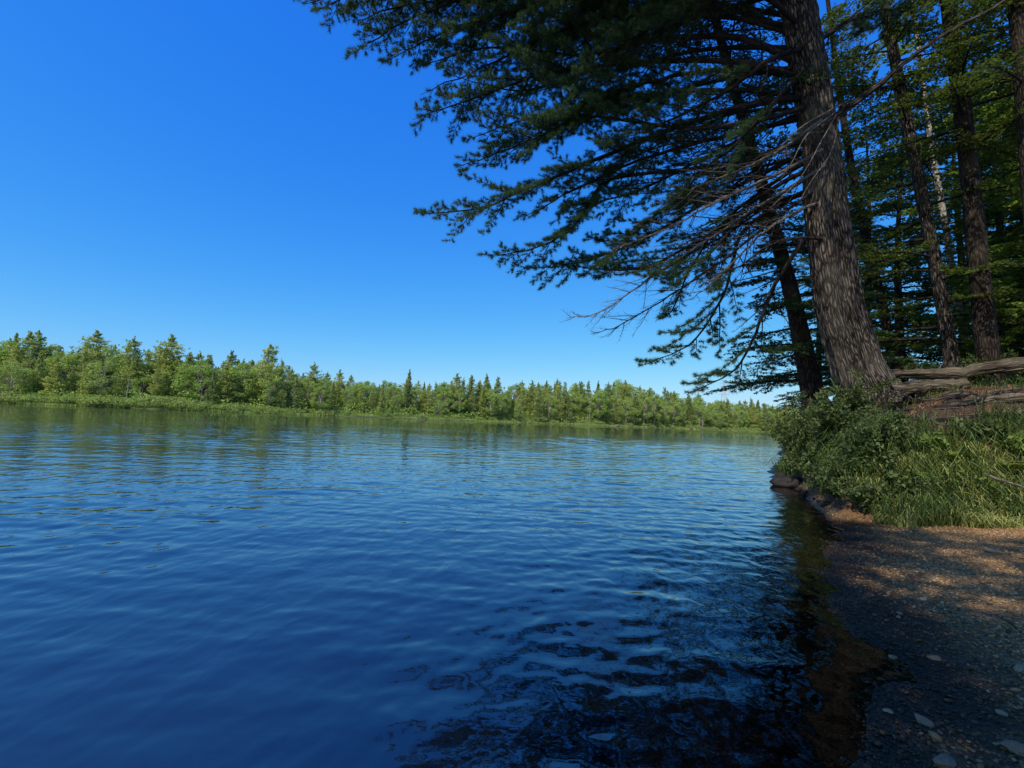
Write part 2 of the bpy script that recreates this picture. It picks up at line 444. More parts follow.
def axis(segs):
    out = [segs[0][0]]
    for a, b_, st in segs:
        n = max(1, int(round((b_ - a) / st))); out += list(np.linspace(a, b_, n + 1)[1:])
    return np.array(out)
gx = axis([(-1200, -160, 40), (-160, -20, 2.5), (-20, 0, .8), (0, 10.5, .055), (10.5, 20, .3), (20, 150, 2.5), (150, 1200, 40)])
gy = axis([(-60, -2, 2), (-2, .8, .3), (.8, 13, .06), (13, 24, .4), (24, 80, 2.5), (80, 270, 1.8), (270, 500, 12), (500, 2500, 60)])
X, Y = np.meshgrid(gx, gy)
hh, dn, db, df = H(X, Y)
nx, ny = len(gx), len(gy)
ii = (np.arange(ny - 1)[:, None] * nx + np.arange(nx - 1)[None, :]).ravel()
Q = np.stack([ii, ii + 1, ii + 1 + nx, ii + nx], 1)
V = np.stack([X, Y, hh], -1).reshape(-1, 3)
wet = 1 - smst(.01, .09, hh + fbm(X * 5, Y * 5, 3) * .02)
deepk = smst(0.05, .8, -hh)
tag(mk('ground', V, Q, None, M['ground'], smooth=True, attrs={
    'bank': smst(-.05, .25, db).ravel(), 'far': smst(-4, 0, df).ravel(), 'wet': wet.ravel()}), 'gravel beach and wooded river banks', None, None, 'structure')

def onG(px, py):
    q = G(px, py, 1.0) if py > 436 else P(px, py, 9)
    best = None
    for Yd in np.arange(5.5, 14, .05):
        v = P(px, py, float(Yd))
        if v.z <= Hz(v.x, v.y): return v
    return P(px, py, 9.5)

# ------------------------------------------------------------------ water mesh
def build_water():
    r = np.concatenate([[.35], np.geomspace(.5, 40, 620), np.geomspace(40.5, 1800, 160)])
    a = np.concatenate([np.linspace(-180, -66, 40)[:-1], np.linspace(-66, 60, 900)[:-1], np.linspace(60, 180, 40)[:-1]])
    a = np.radians(a)
    RR, AA = np.meshgrid(r, a, indexing='ij')
    x = RR * np.sin(AA); y = RR * np.cos(AA)
    rs = np.random.default_rng(21)
    z = np.zeros_like(x)
    front = (np.degrees(AA) > -68) & (np.degrees(AA) < 62)
    dr = np.maximum(RR * .0072, .004)
    ruff = .55 + .9 * smst(-.25, .35, fbm(x * .16 + 3, y * .22 + 8, 3))
    ruff = ruff * (.62 + .75 * smst(-2.2, .8, x - .12 * y))
    for k in range(72):
        lam = math.exp(rs.uniform(math.log(.10), math.log(1.3)))
        th = rs.normal(R_(-35), R_(20)) if k % 3 == 0 else rs.normal(R_(-84), R_(17))
        s = rs.uniform(.006, .016) * (1.15 if lam < .5 else .6)
        am = s * lam / (2 * PI) * 1.2
        ph = (x * math.cos(th) + y * math.sin(th)) * 2 * PI / lam + rs.uniform(0, 6.28) + 1.6 * fbm(x * .35 / max(lam, .3) + k * 3.1, y * .35 / max(lam, .3) + k, 2)
        z += am * np.sin(ph) * smst(.45, .2, dr / lam)
    z = z * np.where(front, 1, .0) * ruff
    hb = H(x, y)[0]
    shal = smst(0, .25, -hb)
    z = z * (.25 + .75 * shal)
    dep = smst(.02, .7, -hb)
    n, m = x.shape
    i = np.arange(n - 1)[:, None] * m; j = np.arange(m)[None, :]; j1 = (j + 1) % m
    Q = np.stack([i + j, i + j1, i + m + j1, i + m + j], -1).reshape(-1, 4)
    V = np.stack([x, y, z], -1).reshape(-1, 3)
    V = np.vstack([V, [[0, 0, 0]]]); c = n * m
    T = np.stack([np.arange(m), np.full(m, c), (np.arange(m) + 1) % m], 1)
    tag(mk('water', V, Q, T, M['water'], smooth=True, attrs={'depth': np.append(dep.ravel(), .3), 'deep': np.append(smst(.03, .16, -hb).ravel(), .3)}), 'calm blue river water with small ripples', None, None, 'structure')
build_water()

# ------------------------------------------------------------------ far trees
def far_conifer(kind, seed, height, rad):
    """returns Empty with trunk and crown children, built at origin"""
    r = np.random.default_rng(seed)
    g = Geo(); t = Geo()
    hz = np.linspace(0, height, 9)
    bend = np.stack([np.sin(hz * .3 + seed) * .12, np.cos(hz * .23 + seed) * .12, hz], -1)
    tubes(t, bend, np.linspace(.20, .02, 9) * (height / 14), 6)
    base = {'pine': .14, 'spruce': .05, 'larch': .08}[kind] * height
    z = base
    while z < height * .99:
        f = (z - base) / (height - base)
        if kind == 'pine':
            prof = ((1 - f) ** (.62 if seed % 2 else .38) * (.95 if seed % 2 else .85) + .07) * r.uniform(.62, 1.2) * min(1, (1 - f) * 5 + .12); dz = r.uniform(.5, .85); nb = r.integers(5, 8)
        elif kind == 'spruce':
            prof = (1 - f) ** .9 * r.uniform(.8, 1.1) + .03; dz = .42; nb = 7
        else:
            prof = (1 - f) ** .75 * r.uniform(.6, 1.1) + .05; dz = .5; nb = 6
        a0 = r.uniform(0, 6.28)
        for k in range(nb):
            az = a0 + k * 2 * PI / nb + r.normal() * .25
            L = rad * prof * r.uniform(.65, 1.2)
            zj = r.normal() * .3; n = int(8 + 22 * L / (1.6 if kind != 'pine' else 1.3))
            tt = r.uniform(.12, 1, n) ** .75
            lat = r.normal(size=n) * .16 * L * (1.2 - tt * .4)
            rise = (.12 if kind == 'pine' else -.25) * tt * L + .08 * L * (tt ** 2) * 2
            c = np.stack([np.cos(az) * tt * L - np.sin(az) * lat, np.sin(az) * tt * L + np.cos(az) * lat, z + zj + rise + r.normal(size=n) * (.15 if kind == 'pine' else .18)], -1)
            sz = r.uniform(.22, .46, n) * (1.15 if kind == 'pine' else 1.0)
            leaf_quads(g, c, sz, sz * .55, np.array([[np.cos(az), np.sin(az), .15]]) * np.ones((n, 1)), np.array([[0, 0, 1.]]) * np.ones((n, 1)), 1.2)
            if kind == 'pine' or k % 2 == 0:
                e = np.array([[0, 0, z], [np.cos(az) * L * .5, np.sin(az) * L * .5, z + .02 * L], [np.cos(az) * L * .9, np.sin(az) * L * .9, z + .1 * L]])
                tubes(t, e, [.05, .035, .01], 3)
        z += dz
    e = empty('pine_tree' if kind == 'pine' else ('spruce_tree' if kind == 'spruce' else 'larch_tree'), (0, 0, 0))
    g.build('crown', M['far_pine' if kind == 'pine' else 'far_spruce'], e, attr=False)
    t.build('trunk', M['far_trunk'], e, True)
    return e
def far_broad(seed, height, rad, leafmat='far_broad', name='leafy_tree', base=.12, nleaf=7000, ls=.24):
    r = np.random.default_rng(seed)
    g = Geo(); t = Geo()
    tubes(t, [[0, 0, 0], [.1, 0, height * .3], [0, .1, height * .6], [.1, 0, height * .85]], [.2, .16, .1, .03], 6)
    nc = 46
    u = rand_dirs(nc, r); rr = r.uniform(.45, 1, nc) ** .5
    cz = height * (base + (1 - base) * .5); hzz = height * (1 - base) * .5
    cc = np.stack([u[:, 0] * rad * rr, u[:, 1] * rad * rr, cz + u[:, 2] * hzz * rr * .85], -1)
    cc[:, :2] *= (1 - .35 * np.clip((cc[:, 2:] - cz) / hzz, -1, 1))
    for c in cc:
        n = nleaf // nc
        s = rad * r.uniform(.15, .36)
        d = rand_dirs(n, r) * (r.uniform(.55, 1, n) ** .4)[:, None] * s
        d[:, 2] *= .75
        L = r.uniform(.7, 1.4, n) * ls
        leaf_quads(g, c + d, L, L * .6, None, nrm(d) * .8 + np.array([0, 0, .4]), 1.2)
        tubes(t, np.array([[0, 0, max(.3, c[2] * .6)], c * [.5, .5, .85], c]), [.06, .04, .01], 3)
    e = empty(name, (0, 0, 0))
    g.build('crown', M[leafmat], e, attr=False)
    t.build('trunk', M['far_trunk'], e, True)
    return e
def dead_tree(seed, height, name='dead_tree'):
    r = np.random.default_rng(seed); t = Geo()
    hz = np.linspace(0, height, 8)
    tubes(t, np.stack([hz * .03, hz * -.02, hz], -1), np.linspace(.17, .03, 8), 6)
    t2 = Geo()
    for k in range(34):
        z = r.uniform(.2, .95) * height; az = r.uniform(0, 6.28); L = r.uniform(.5, 1.8) * (1.2 - z / height)
        d = np.array([math.cos(az), math.sin(az), 0])
        tubes(t2, [[z * .03, -z * .02, z], [z * .03 + d[0] * L * .5, d[1] * L * .5 - z * .02, z + .1 * L], [z * .03 + d[0] * L, d[1] * L - z * .02, z + r.uniform(-.1, .5) * L]], [.045, .03, .012], 3)
    e = empty(name, (0, 0, 0))
    t.build('trunk', M['bark_pale'], e, True); t2.build('branch', M['bark_pale'], e, True)
    return e

protos = {
    'pine': [far_conifer('pine', s, 15, rd) for s, rd in ((1, 3.6), (2, 3.1), (3, 4.2), (4, 3.3))],
    'spruce': [far_conifer('spruce', s, 13, rd) for s, rd in ((11, 2.6), (12, 2.3), (13, 3.0))],
    'larch': [far_conifer('larch', s, 12, rd) for s, rd in ((21, 2.6), (22, 2.9))],
    'broad': [far_broad(s, 11, rd) for s, rd in ((31, 3.3), (32, 2.9), (33, 3.8))],
}
HB = {'pine': 15, 'spruce': 13, 'larch': 12, 'broad': 11}
CATN = {'pine': 'pine tree', 'spruce': 'spruce tree', 'larch': 'larch tree', 'broad': 'leafy tree'}
GEN = {'pine': 'loosely tiered green pine standing in the far shore forest',
       'spruce': 'narrow pointed spruce standing in the far shore forest',
       'larch': 'thin feathery light green conifer in the far shore forest',
       'broad': 'rounded yellow green leafy tree in the far shore forest'}
used = {}
def put(kind, var, x, y, top_or_scale, rz, wid=1.0, label=None):
    src = protos[kind][var]
    z = Hz(x, y) - .1
    s = top_or_scale / HB[kind]
    key = (kind, var)
    lab = label or GEN[kind]; grp = None if label else {'pine': 'pines of the far forest', 'spruce': 'spruces of the far forest', 'larch': 'feathery conifers of the far forest', 'broad': 'leafy trees of the far forest'}[kind]
    o = src
    if key in used:
        o = copy_tree(src, (x, y, z), rz, (s * wid, s * wid, s), lab)
    else:
        used[key] = 1
        o.location = (x, y, z); o.rotation_euler = (0, 0, rz); o.scale = (s * wid, s * wid, s); o['label'] = lab
    o['category'] = CATN[kind]
    if grp: o['group'] = grp
    elif 'group' in o.keys(): del o['group']
    return o

# skyline of the far forest: (px, y of tree tops)
sky_px = np.array([-200, 0, 30, 60, 90, 115, 135, 165, 200, 228, 265, 290, 320, 355, 400, 410, 425, 455, 485, 520, 560, 600, 625, 660, 700, 740, 765, 900])
sky_py = np.array([326, 337, 333, 345, 337, 350, 346, 344, 353, 353, 356, 366, 372, 376, 381, 380, 380, 377, 379, 381, 380, 382, 381, 388, 394, 400, 402, 410])
def shore_Y(px): return np.interp(px, [a for a, _ in fs_px], [b for _, b in fs_px])
def top_height(px, py, Yd):   # height above water of the ray through (px,py) at distance Yd
    return P(px, py, Yd).z
special = [  # px, top py, kind, var, behind shore (m), width, label
    (31, 328, 'pine', 0, 20, .9, 'tall ragged pine rising near the left end of the far shore'),
    (9, 334, 'spruce', 0, 24, 1.0, 'dark spire topped conifer at the far left of the opposite shore'),
    (90, 330, 'pine', 2, 16, 1.15, 'broad flat topped pine on the far shore, second tall crown from the left'),
    (128, 336, 'pine', 3, 9, .95, 'thin airy pine with pale lower trunk left of the big rounded pine'),
    (166, 334, 'pine', 2, 8, 1.05, 'big rounded pine, the fullest crown on the far shore'),
    (228, 350, 'pine', 1, 12, 1.0, 'pine with uneven top between the rounded pine and the spire shaped one'),
    (266, 342, 'pine', 0, 6, .95, 'spire shaped tiered pine standing alone above the left half of the far shore'),
    (312, 362, 'pine', 3, 8, .9, 'pine with a pointed head just right of the spire shaped pine'),
    (338, 369, 'pine', 1, 8, .9, 'small dense pine with bluish green crown on the far shore'),
    (408, 371, 'spruce', 1, 7, 1.1, 'sharply pointed spruce at the middle of the far shore'),
    (456, 373, 'pine', 1, 10, 1.1, 'pine with a peaked crown above the middle of the far shore'),
    (486, 375, 'spruce', 2, 6, 1.15, 'wide dark spruce by the water at the middle of the far shore'),
    (625, 380, 'pine', 2, 10, 1.0, 'dark irregular pine topping the right half of the far shore'),
]
for px, py, kind, var, beh, wd, lab in special:
    Yd = float(shore_Y(px)) + beh
    p = P(px, 400, Yd)
    gz = Hz(p.x, Yd)
    put(kind, var, p.x, Yd, top_height(px, py, Yd) - gz, random.uniform(0, 6.28), wd * 1.18, lab)
rows = [(3.5, 13, .62, .92), (9, 12, .78, 1.0), (16, 12.5, .9, 1.04), (25, 13, .93, 1.05)]
cnt = 0
for beh, step0, lo, hi in rows:
    px = -70 + random.uniform(0, 8)
    while px < 850:
        Yd = float(shore_Y(px)) + beh + random.uniform(-2.5, 2.5)
        p = P(px, 400, Yd)
        gz = Hz(p.x, Yd)
        top = top_height(px, float(np.interp(px, sky_px, sky_py)) , Yd)
        h = max(4.0, (top - gz) * random.uniform(lo - .08, hi) * random.choice([1, 1, 1, .8, 1.05]))
        rr = random.random()
        if px < 330: kind = 'pine' if rr < .50 else 'spruce' if rr < .56 else 'larch' if rr < .68 else 'broad'
        else: kind = 'pine' if rr < .45 else 'spruce' if rr < .54 else 'larch' if rr < .66 else 'broad'
        var = random.randrange(len(protos[kind]))
        put(kind, var, p.x, Yd, h, random.uniform(0, 6.28), random.uniform(.8, 1.15) * (1.25 if kind in ('larch', 'spruce') else 1.05))
        cnt += 1
        px += step0 * random.uniform(.75, 1.25) * (115 / Yd) ** .75
print('far trees', cnt)
# dead snags on the far shore
snag = dead_tree(5, 7)
snags = [(12, 3, 5.0, 'bleached tangle of dead branches at the left end of the far shore'),
         (126, 1.5, 6.5, 'grey dead trunk at the water below the thin airy pine'),
         (201, 1.0, 6.0, 'slim bleached dead trunk right of the big rounded pine'),
         (437, 1.0, 4.0, 'short pale dead tree by the wide dark spruce'),
         (703, 2.0, 8.0, 'grey leafless bushy tree at the right of the far shore'),
         (520, 1.0, 8.0, 'tall pale dead trunk right of the middle of the far shore'),
         (590, 1.0, 9.0, 'thin bleached trunk among the green trees right of the middle')]
for i, (px, beh, h, lab) in enumerate(snags):
    Yd = float(shore_Y(px)) + beh; p = P(px, 400, Yd)
    o = snag if i == 0 else copy_tree(snag, (0, 0, 0), 0, (1, 1, 1))
    s = h / 7; ws = s * (1.7 if 'bushy' in lab or 'tangle' in lab else .8)
    o.location = (p.x, Yd, Hz(p.x, Yd) - .05); o.rotation_euler = (0, 0, i * 1.3); o.scale = (ws, ws, s)
    tag(o, lab, 'dead tree', 'dead trees along the far shore')
# low bushes at the water's edge on the far shore
bushes = [far_broad(50 + k, 2.2, 2.4, 'far_bush', 'shore_bush', .0, 2600, .20) for k in range(3)]
bi = 0; px = 6.0
while px < 800:
    Yd = float(shore_Y(px)) + random.uniform(.4, 2.4); p = P(px, 400, Yd)
    src = bushes[bi % 3]
    s = random.uniform(.75, 1.25) * (1.05 if px < 280 else .72) * (1.15 if px > 740 else 1)
    loc = (p.x, Yd, max(Hz(p.x, Yd), 0) - .15)
    o = src if bi < 3 else copy_tree(src, loc, random.uniform(0, 6.28), (s * 1.1, s * 1.1, s * .85))
    if bi < 3: o.location = loc; o.scale = (s * 1.1, s * 1.1, s * .85)
    tag(o, 'low rounded green bush lining the water edge of the far shore', 'bush', 'bushes lining the far shore')
    bi += 1
    px += random.uniform(7, 12) * (110 / Yd) ** .8 * (1 if px < 330 else 1.5)
print('bushes', bi)

# grassy fringe and pale boulders of the far shore
g = Geo()
n = 26000
u = rng.uniform(0, 1, n); pxs = -40 + u * 860
Yd = shore_Y(pxs); 
xx = np.interp(pxs, [a for a, _ in fs_px], [c[0] for c in far_line]) + rng.normal(size=n) * .8
yy = Yd + rng.uniform(-.8, 3.0, n)
zz = np.maximum(H(xx, yy)[0], 0)
C = np.stack([xx, yy, zz + .18], -1)
leaf_quads(g, C, rng.uniform(.35, .75, n), .10, np.array([[0, 0, 1.]]) * np.ones((n, 1)), None, .7)
tag(g.build('reeds', M['sunlit_grass'] if False else M['far_bush'], None, attr=False), 'bright green reeds and grass at the edge of the far shore', None, None, 'stuff')

n = 60000
pxs = -60 + rng.uniform(0, 1, n) * 900
xx = np.interp(pxs, [a for a, _ in fs_px], [c[0] for c in far_line]) * 1.0; dy = 2 + 30 * rng.uniform(0, 1, n) ** 1.3
yy = shore_Y(pxs) + dy; xx = xx * yy / shore_Y(pxs)
hgt = rng.uniform(0, 1, n) * (1.0 + 3.2 * vnoise(xx * .35, yy * .35))
C = np.stack([xx, yy, np.maximum(H(xx, yy)[0], 0) + hgt], -1); g = Geo()
leaf_quads(g, C, rng.uniform(.4, .8, n), .35, None, np.array([[0, -.3, .8]]) * np.ones((n, 1)), 1.2)
tag(g.build('undergrowth', M['far_broad'], None, attr=False), 'leafy undergrowth between the trunks of the far forest', None, None, 'stuff')

def ico(sub=0):
    import bmesh
    bm = bmesh.new(); bmesh.ops.create_icosphere(bm, subdivisions=sub + 1, radius=1)
    v = np.array([list(a.co) for a in bm.verts]); f = np.array([[q.index for q in p.verts] for p in bm.faces]); bm.free()
    return v, f
ICO3 = ico(3)
def stone(name, loc, size, m, seed, squash=.6, rz=0, cut=.45):
    v, f = ICO3
    r = np.random.default_rng(seed)
    d = v.copy()
    for k in range(7):
        nrmv = rand_dirs(1, r)[0]; c = r.uniform(cut, .88)
        dist = d @ nrmv
        d = d - np.clip(dist - c, 0, None)[:, None] * nrmv * .85
    d = d * (1 + .06 * np.sin(v[:, :1] * 9 + seed) * np.cos(v[:, 1:2] * 7 + v[:, 2:] * 5))
    d = d * np.array([1, r.uniform(.6, .9), squash]) * size
    o = mk(name, d, None, f, m, smooth=True)
    o.location = loc; o.rotation_euler = (r.uniform(-.15, .15), r.uniform(-.15, .15), rz)
    return o
for i in range(26):
    px = random.uniform(555, 760) if i > 6 else random.uniform(400, 480)
    Yd = float(shore_Y(px)) - random.uniform(.3, 1.2); p = P(px, 400, Yd)
    tag(stone('boulder', (p.x, Yd, .1), random.uniform(.35, .8), M['rock_pale'], 100 + i, .55, i), 'pale boulder at the water edge of the far shore', 'boulder', 'pale boulders along the far shore')

# power line tower beyond the forest
def pylon():
    base = P(724, 400, 430); hgt = P(724, 383, 430).z
    g = Geo(); e = empty('transmission_tower', (base.x, 430, 2))
    hgt -= 2
    def bar(a, b_, r=.16): tubes(g, [a, [(a[0] + b_[0]) / 2, (a[1] + b_[1]) / 2, (a[2] + b_[2]) / 2], b_], [r, r, r], 4)
    lv = np.linspace(0, 1, 9); wd = lambda t: 4.2 * (1 - t) ** 1.3 + .7
    cor = [(-1, -1), (1, -1), (1, 1), (-1, 1)]
    for k in range(8):
        z0, z1 = lv[k] * hgt, lv[k + 1] * hgt; w0, w1 = wd(lv[k]), wd(lv[k + 1])
        for q in range(4):
            a, c = cor[q], cor[(q + 1) % 4]
            bar((a[0] * w0, a[1] * w0, z0), (a[0] * w1, a[1] * w1, z1), .2)
            bar((a[0] * w0, a[1] * w0, z0), (c[0] * w1, c[1] * w1, z1), .1)
            bar((c[0] * w0, c[1] * w0, z0), (a[0] * w1, a[1] * w1, z1), .1)
    g.build('lattice_mast', M['steel'], e)
    for z, l in ((.98, 4), (.86, 6), (.74, 5)):
        g = Geo(); bar((-l, 0, z * hgt), (l, 0, z * hgt), .18); bar((-l, 0, z * hgt), (0, 0, z * hgt + 1.8), .12); bar((l, 0, z * hgt), (0, 0, z * hgt + 1.8), .12)
        g.build('cross_arm', M['steel'], e)
    tag(e, 'faint grey lattice power line tower rising beyond the far trees', 'pylon')
pylon()

# ------------------------------------------------------------------ near pines
def flute(seed, amp=.05):
    def f(ang, al, rd):
        s = 1 + amp * (np.sin(ang * 5 + al * .6 + seed) + .6 * np.sin(ang * 9 - al * .9 + seed * 2) + .35 * np.sin(ang * 16 + al * 2.1))
        return s * (1 + .02 * np.sin(al * 17 + ang * 4) )
    return f

def ridges(seed):
    base = flute(seed, .035)
    def f(ang, al, rd):
        return base(ang, al, rd) * (1 + .17 * fbm(ang * 6.5 + seed + .8 * vnoise(ang * 2, al * 1.5), al * 1.1 + seed, 4)) * (1 + .02 * fbm(ang * 20, al * 9, 2))
    return f

def branch_geo(pts, r0, fol=.35, secgap=.22, maxsec=1.5, dens=1.0, tufts=3, up=.1, seed=0, twigdens=1.5, nper=24):
    """one limb: returns (wood Geo, needle tuft centres, dirs)"""
    r = np.random.default_rng(seed + 900)
    path = spline(pts, 26)
    L = np.linalg.norm(np.diff(path, axis=0), axis=1).sum()
    path[1:-1] += r.normal(size=(24, 3)) * .018 * np.linspace(.3, 1, 24)[:, None]
    wood = Geo()
    rad = r0 * (1 - np.linspace(0, 1, 26)) ** .8 + .005
    tubes(wood, path, rad, 7)
    cum = np.concatenate([[0], np.cumsum(np.linalg.norm(np.diff(path, axis=0), axis=1))])
    s = .10 * L; sgn = 1
    SP = []; SR = []; S_t = []
    while s < L * .985:
        t = s / L
        c = np.array([np.interp(s, cum, path[:, k]) for k in range(3)])
        c2 = np.array([np.interp(min(s + .1, L), cum, path[:, k]) for k in range(3)])
        tg = nrm(c2 - c + 1e-6)
        side = nrm(np.cross(tg, [0, 0, 1])) * sgn
        roll = r.normal() * .45
        side = side * math.cos(roll) + np.cross(tg, side) * math.sin(roll)
        A = R_(r.uniform(35, 62))
        ln = min(maxsec, .28 + .42 * (L - s)) * r.uniform(.55, 1.15) * (.6 + .4 * min(1, t * 3))
        d = tg * math.cos(A) + side * math.sin(A)
        k = np.linspace(0, 1, 6)[:, None]
        q = c + d * ln * k + tg * ln * .18 * k**2 + np.array([0, 0, 1]) * (up * ln * (k**2) - .10 * ln * k) + r.normal(size=(6, 3)) * .012 * k
        SP.append(q); SR.append(np.linspace(min(r0 * .35, .006 + .012 * ln), .003, 6)); S_t.append(t)
        s += secgap * r.uniform(.6, 1.4); sgn *= -1
    if len(SP): tubes(wood, np.array(SP), np.array(SR), 4)
    TP = []; TC = []; TD = []
    for q, t in zip(SP, S_t):
        ln = np.linalg.norm(q[-1] - q[0])
        nt_ = max(2, int(ln / .10 * twigdens))
        for m in range(nt_):
            f = (m + .7) / nt_ * r.uniform(.9, 1.05); f = min(f, 1)
            b0 = q[0] + (q[-1] - q[0]) * f + 0
            i0 = min(4, int(f * 5)); b0 = q[i0] + (q[i0 + 1] - q[i0]) * (f * 5 - i0)
            tg = nrm(q[i0 + 1] - q[i0]); side = nrm(np.cross(tg, [0, 0, 1])) * (1 if m % 2 else -1)
            side = nrm(side + r.normal(size=3) * .35)
            A = R_(r.uniform(25, 60)); tl = r.uniform(.12, .30) * (1.1 - .5 * f)
            d = tg * math.cos(A) + side * math.sin(A) + np.array([0, 0, .15])
            e = b0 + nrm(d) * tl
            TP.append([b0, (b0 + e) / 2 + r.normal(size=3) * .008, e])
            if t > fol and r.random() < dens:
                for h in range(tufts):
                    ff = 1 - h * .30
                    TC.append(b0 + (e - b0) * ff); TD.append(d)
        if t > fol and r.random() < dens:
            TC.append(q[-1]); TD.append(nrm(q[-1] - q[-2]))
    if TP:
        TP = np.array(TP); tubes(wood, TP, np.tile([.004, .003, .002], (len(TP), 1)), 3)
    return wood, np.array(TC) if TC else None, np.array(TD) if TD else None

# --- the big leaning pine
D0 = 10.5
main = empty('pine_tree', (0, 0, 0))
g = Geo()
stemB = spline([P(890, 440, D0), P(882, 398, D0), P(866, 362, D0 + .1), P(848, 305, D0 + .15), P(836, 240, D0 + .2), P(823, 160, D0 + .2), P(810, 80, D0 + .2), P(797, 0, D0 + .2), P(782, -120, D0 + .2), P(776, -260, D0 + .1), P(765, -420, D0)], 520)
tB = np.linspace(0, 1, 520)
rB = np.interp(tB, [0, .1, .14, .2, .3, .42, .55, .8, 1], [.76, .52, .37, .31, .30, .34, .38, .34, .22])
tubes(g, stemB, rB, 128, flute=ridges(1.0))
stemA = spline([P(874, 440, D0 + .3), P(852, 380, D0 + .3), P(833, 320, D0 + .15), P(824, 265, D0 + .02), P(817, 210, D0 + .0), P(815, 160, D0 + .1), P(808, 110, D0 + .25)], 260)
rA = np.interp(np.linspace(0, 1, 260), [0, .1, .25, .6, .85, 1], [.52, .39, .30, .265, .235, .14])
tubes(g, stemA, rA, 110, flute=ridges(3.3))
# buttress roots
for (a, b_, c, d, r0) in [((884, 400, D0 - .1), (905, 395, D0 - .2), (935, 412, D0 - .5), (985, 420, D0 - .9), .13),
                          ((872, 400, D0 - .15), (868, 415, D0 - .45), (862, 425, D0 - .7), (850, 436, D0 - .9), .13),
                          ((885, 392, D0), (925, 384, D0 + .2), (960, 388, D0 + .2), (1010, 392, D0 + .1), .14)]:
    tubes(g, spline([P(*a), P(*b_), P(*c), P(*d)], 24), np.linspace(r0, .03, 24), 14, flute=flute(2, .05))
g.build('trunk', M['bark'], main, True)

def pp(l): return [P(*a) for a in l]
limbs = []
def lm(pts, r0, **k): limbs.append((pts, r0, k))
def pm(l): return [P(a, b_, c * 1.235 + 3.0 * float(smst(800, 610, np.float64(a)))) for a, b_, c in l]
# (px,py,depth) control points
lm(pm([(812, 62, 8.5), (740, 38, 8.2), (660, 40, 7.9), (580, 54, 7.6), (490, 48, 7.3), (420, 66, 7.1)]), .085)
lm(pm([(806, 10, 8.5), (720, -22, 8.0), (600, -18, 7.4), (500, 0, 7.0), (420, 2, 6.8), (352, 22, 6.6)]), .085)
lm(pm([(800, -40, 8.5), (700, -80, 7.8), (560, -70, 7.1), (430, -35, 6.6), (350, -10, 6.4), (305, 4, 6.3)]), .085)
lm(pm([(800, -90, 8.5), (680, -140, 7.5), (520, -120, 6.7), (420, -70, 6.2), (360, -40, 6.0)]), .08)
lm(pm([(818, 90, 8.5), (750, 105, 8.1), (664, 131, 7.8), (600, 158, 7.6), (542, 182, 7.5), (480, 208, 7.4), (415, 214, 7.3)]), .08)
lm(pm([(815, 75, 8.5), (740, 62, 8.0), (650, 62, 7.5), (557, 72, 7.2), (490, 92, 7.0), (412, 120, 6.9)]), .075)
lm(pm([(812, 100, 8.4), (750, 122, 7.9), (680, 128, 7.6), (610, 118, 7.4), (545, 115, 7.2), (465, 140, 7.1)]), .06)
lm(pm([(822, 130, 8.5), (745, 160, 8.4), (680, 170, 8.3), (606, 182, 8.2), (575, 225, 8.1), (530, 250, 8.0), (485, 256, 8.0)]), .065)
lm(pm([(820, 140, 8.6), (760, 175, 8.8), (700, 205, 8.9), (640, 240, 8.9), (580, 262, 8.9), (520, 270, 8.9)]), .06)
lm(pm([(822, 160, 8.5), (770, 190, 8.6), (700, 240, 8.8), (640, 268, 8.8), (590, 268, 8.8), (560, 262, 8.8)]), .055)
lm(pm([(824, 180, 8.5), (780, 205, 8.7), (741, 234, 8.8), (722, 297, 8.8), (689, 345, 8.8), (640, 366, 8.8)]), .06, up=.2)
lm(pm([(828, 215, 8.6), (800, 245, 8.8), (771, 294, 9.0), (752, 342, 9.1), (730, 374, 9.1), (688, 393, 9.1)]), .06, up=.2, fol=.5)
lm(pm([(820, 150, 8.5), (770, 185, 8.9), (720, 225, 9.2), (690, 270, 9.4), (672, 310, 9.4), (655, 322, 9.4)]), .05)
lm(pm([(815, 105, 8.7), (760, 130, 9.2), (700, 160, 9.6), (640, 190, 9.8), (590, 205, 10), (560, 215, 10)]), .06)
lm(pm([(812, 60, 8.6), (740, 75, 9.2), (660, 95, 9.8), (590, 110, 10), (520, 125, 10.2)]), .07)
lm(pm([(806, 30, 8.5), (730, 10, 8.8), (640, 10, 9.0), (560, 20, 9.2), (480, 35, 9.2)]), .07)
lm(pm([(806, 20, 8.4), (750, -10, 7.6), (690, 10, 7.0), (630, 40, 6.6), (580, 70, 6.4)]), .06)
lm(pm([(808, 40, 8.4), (770, 60, 7.8), (720, 95, 7.4), (670, 120, 7.2), (620, 140, 7.0)]), .06)
lm(pm([(812, 60, 8.4), (780, 95, 8.0), (740, 140, 7.8), (700, 175, 7.7), (665, 215, 7.6)]), .05)
lm(pm([(800, -20, 8.5), (740, -60, 7.4), (660, -50, 6.6), (590, -20, 6.2), (530, 5, 6.0)]), .06)
lm(pm([(800, -60, 8.5), (760, -90, 7.4), (700, -70, 6.6), (640, -30, 6.2)]), .06)
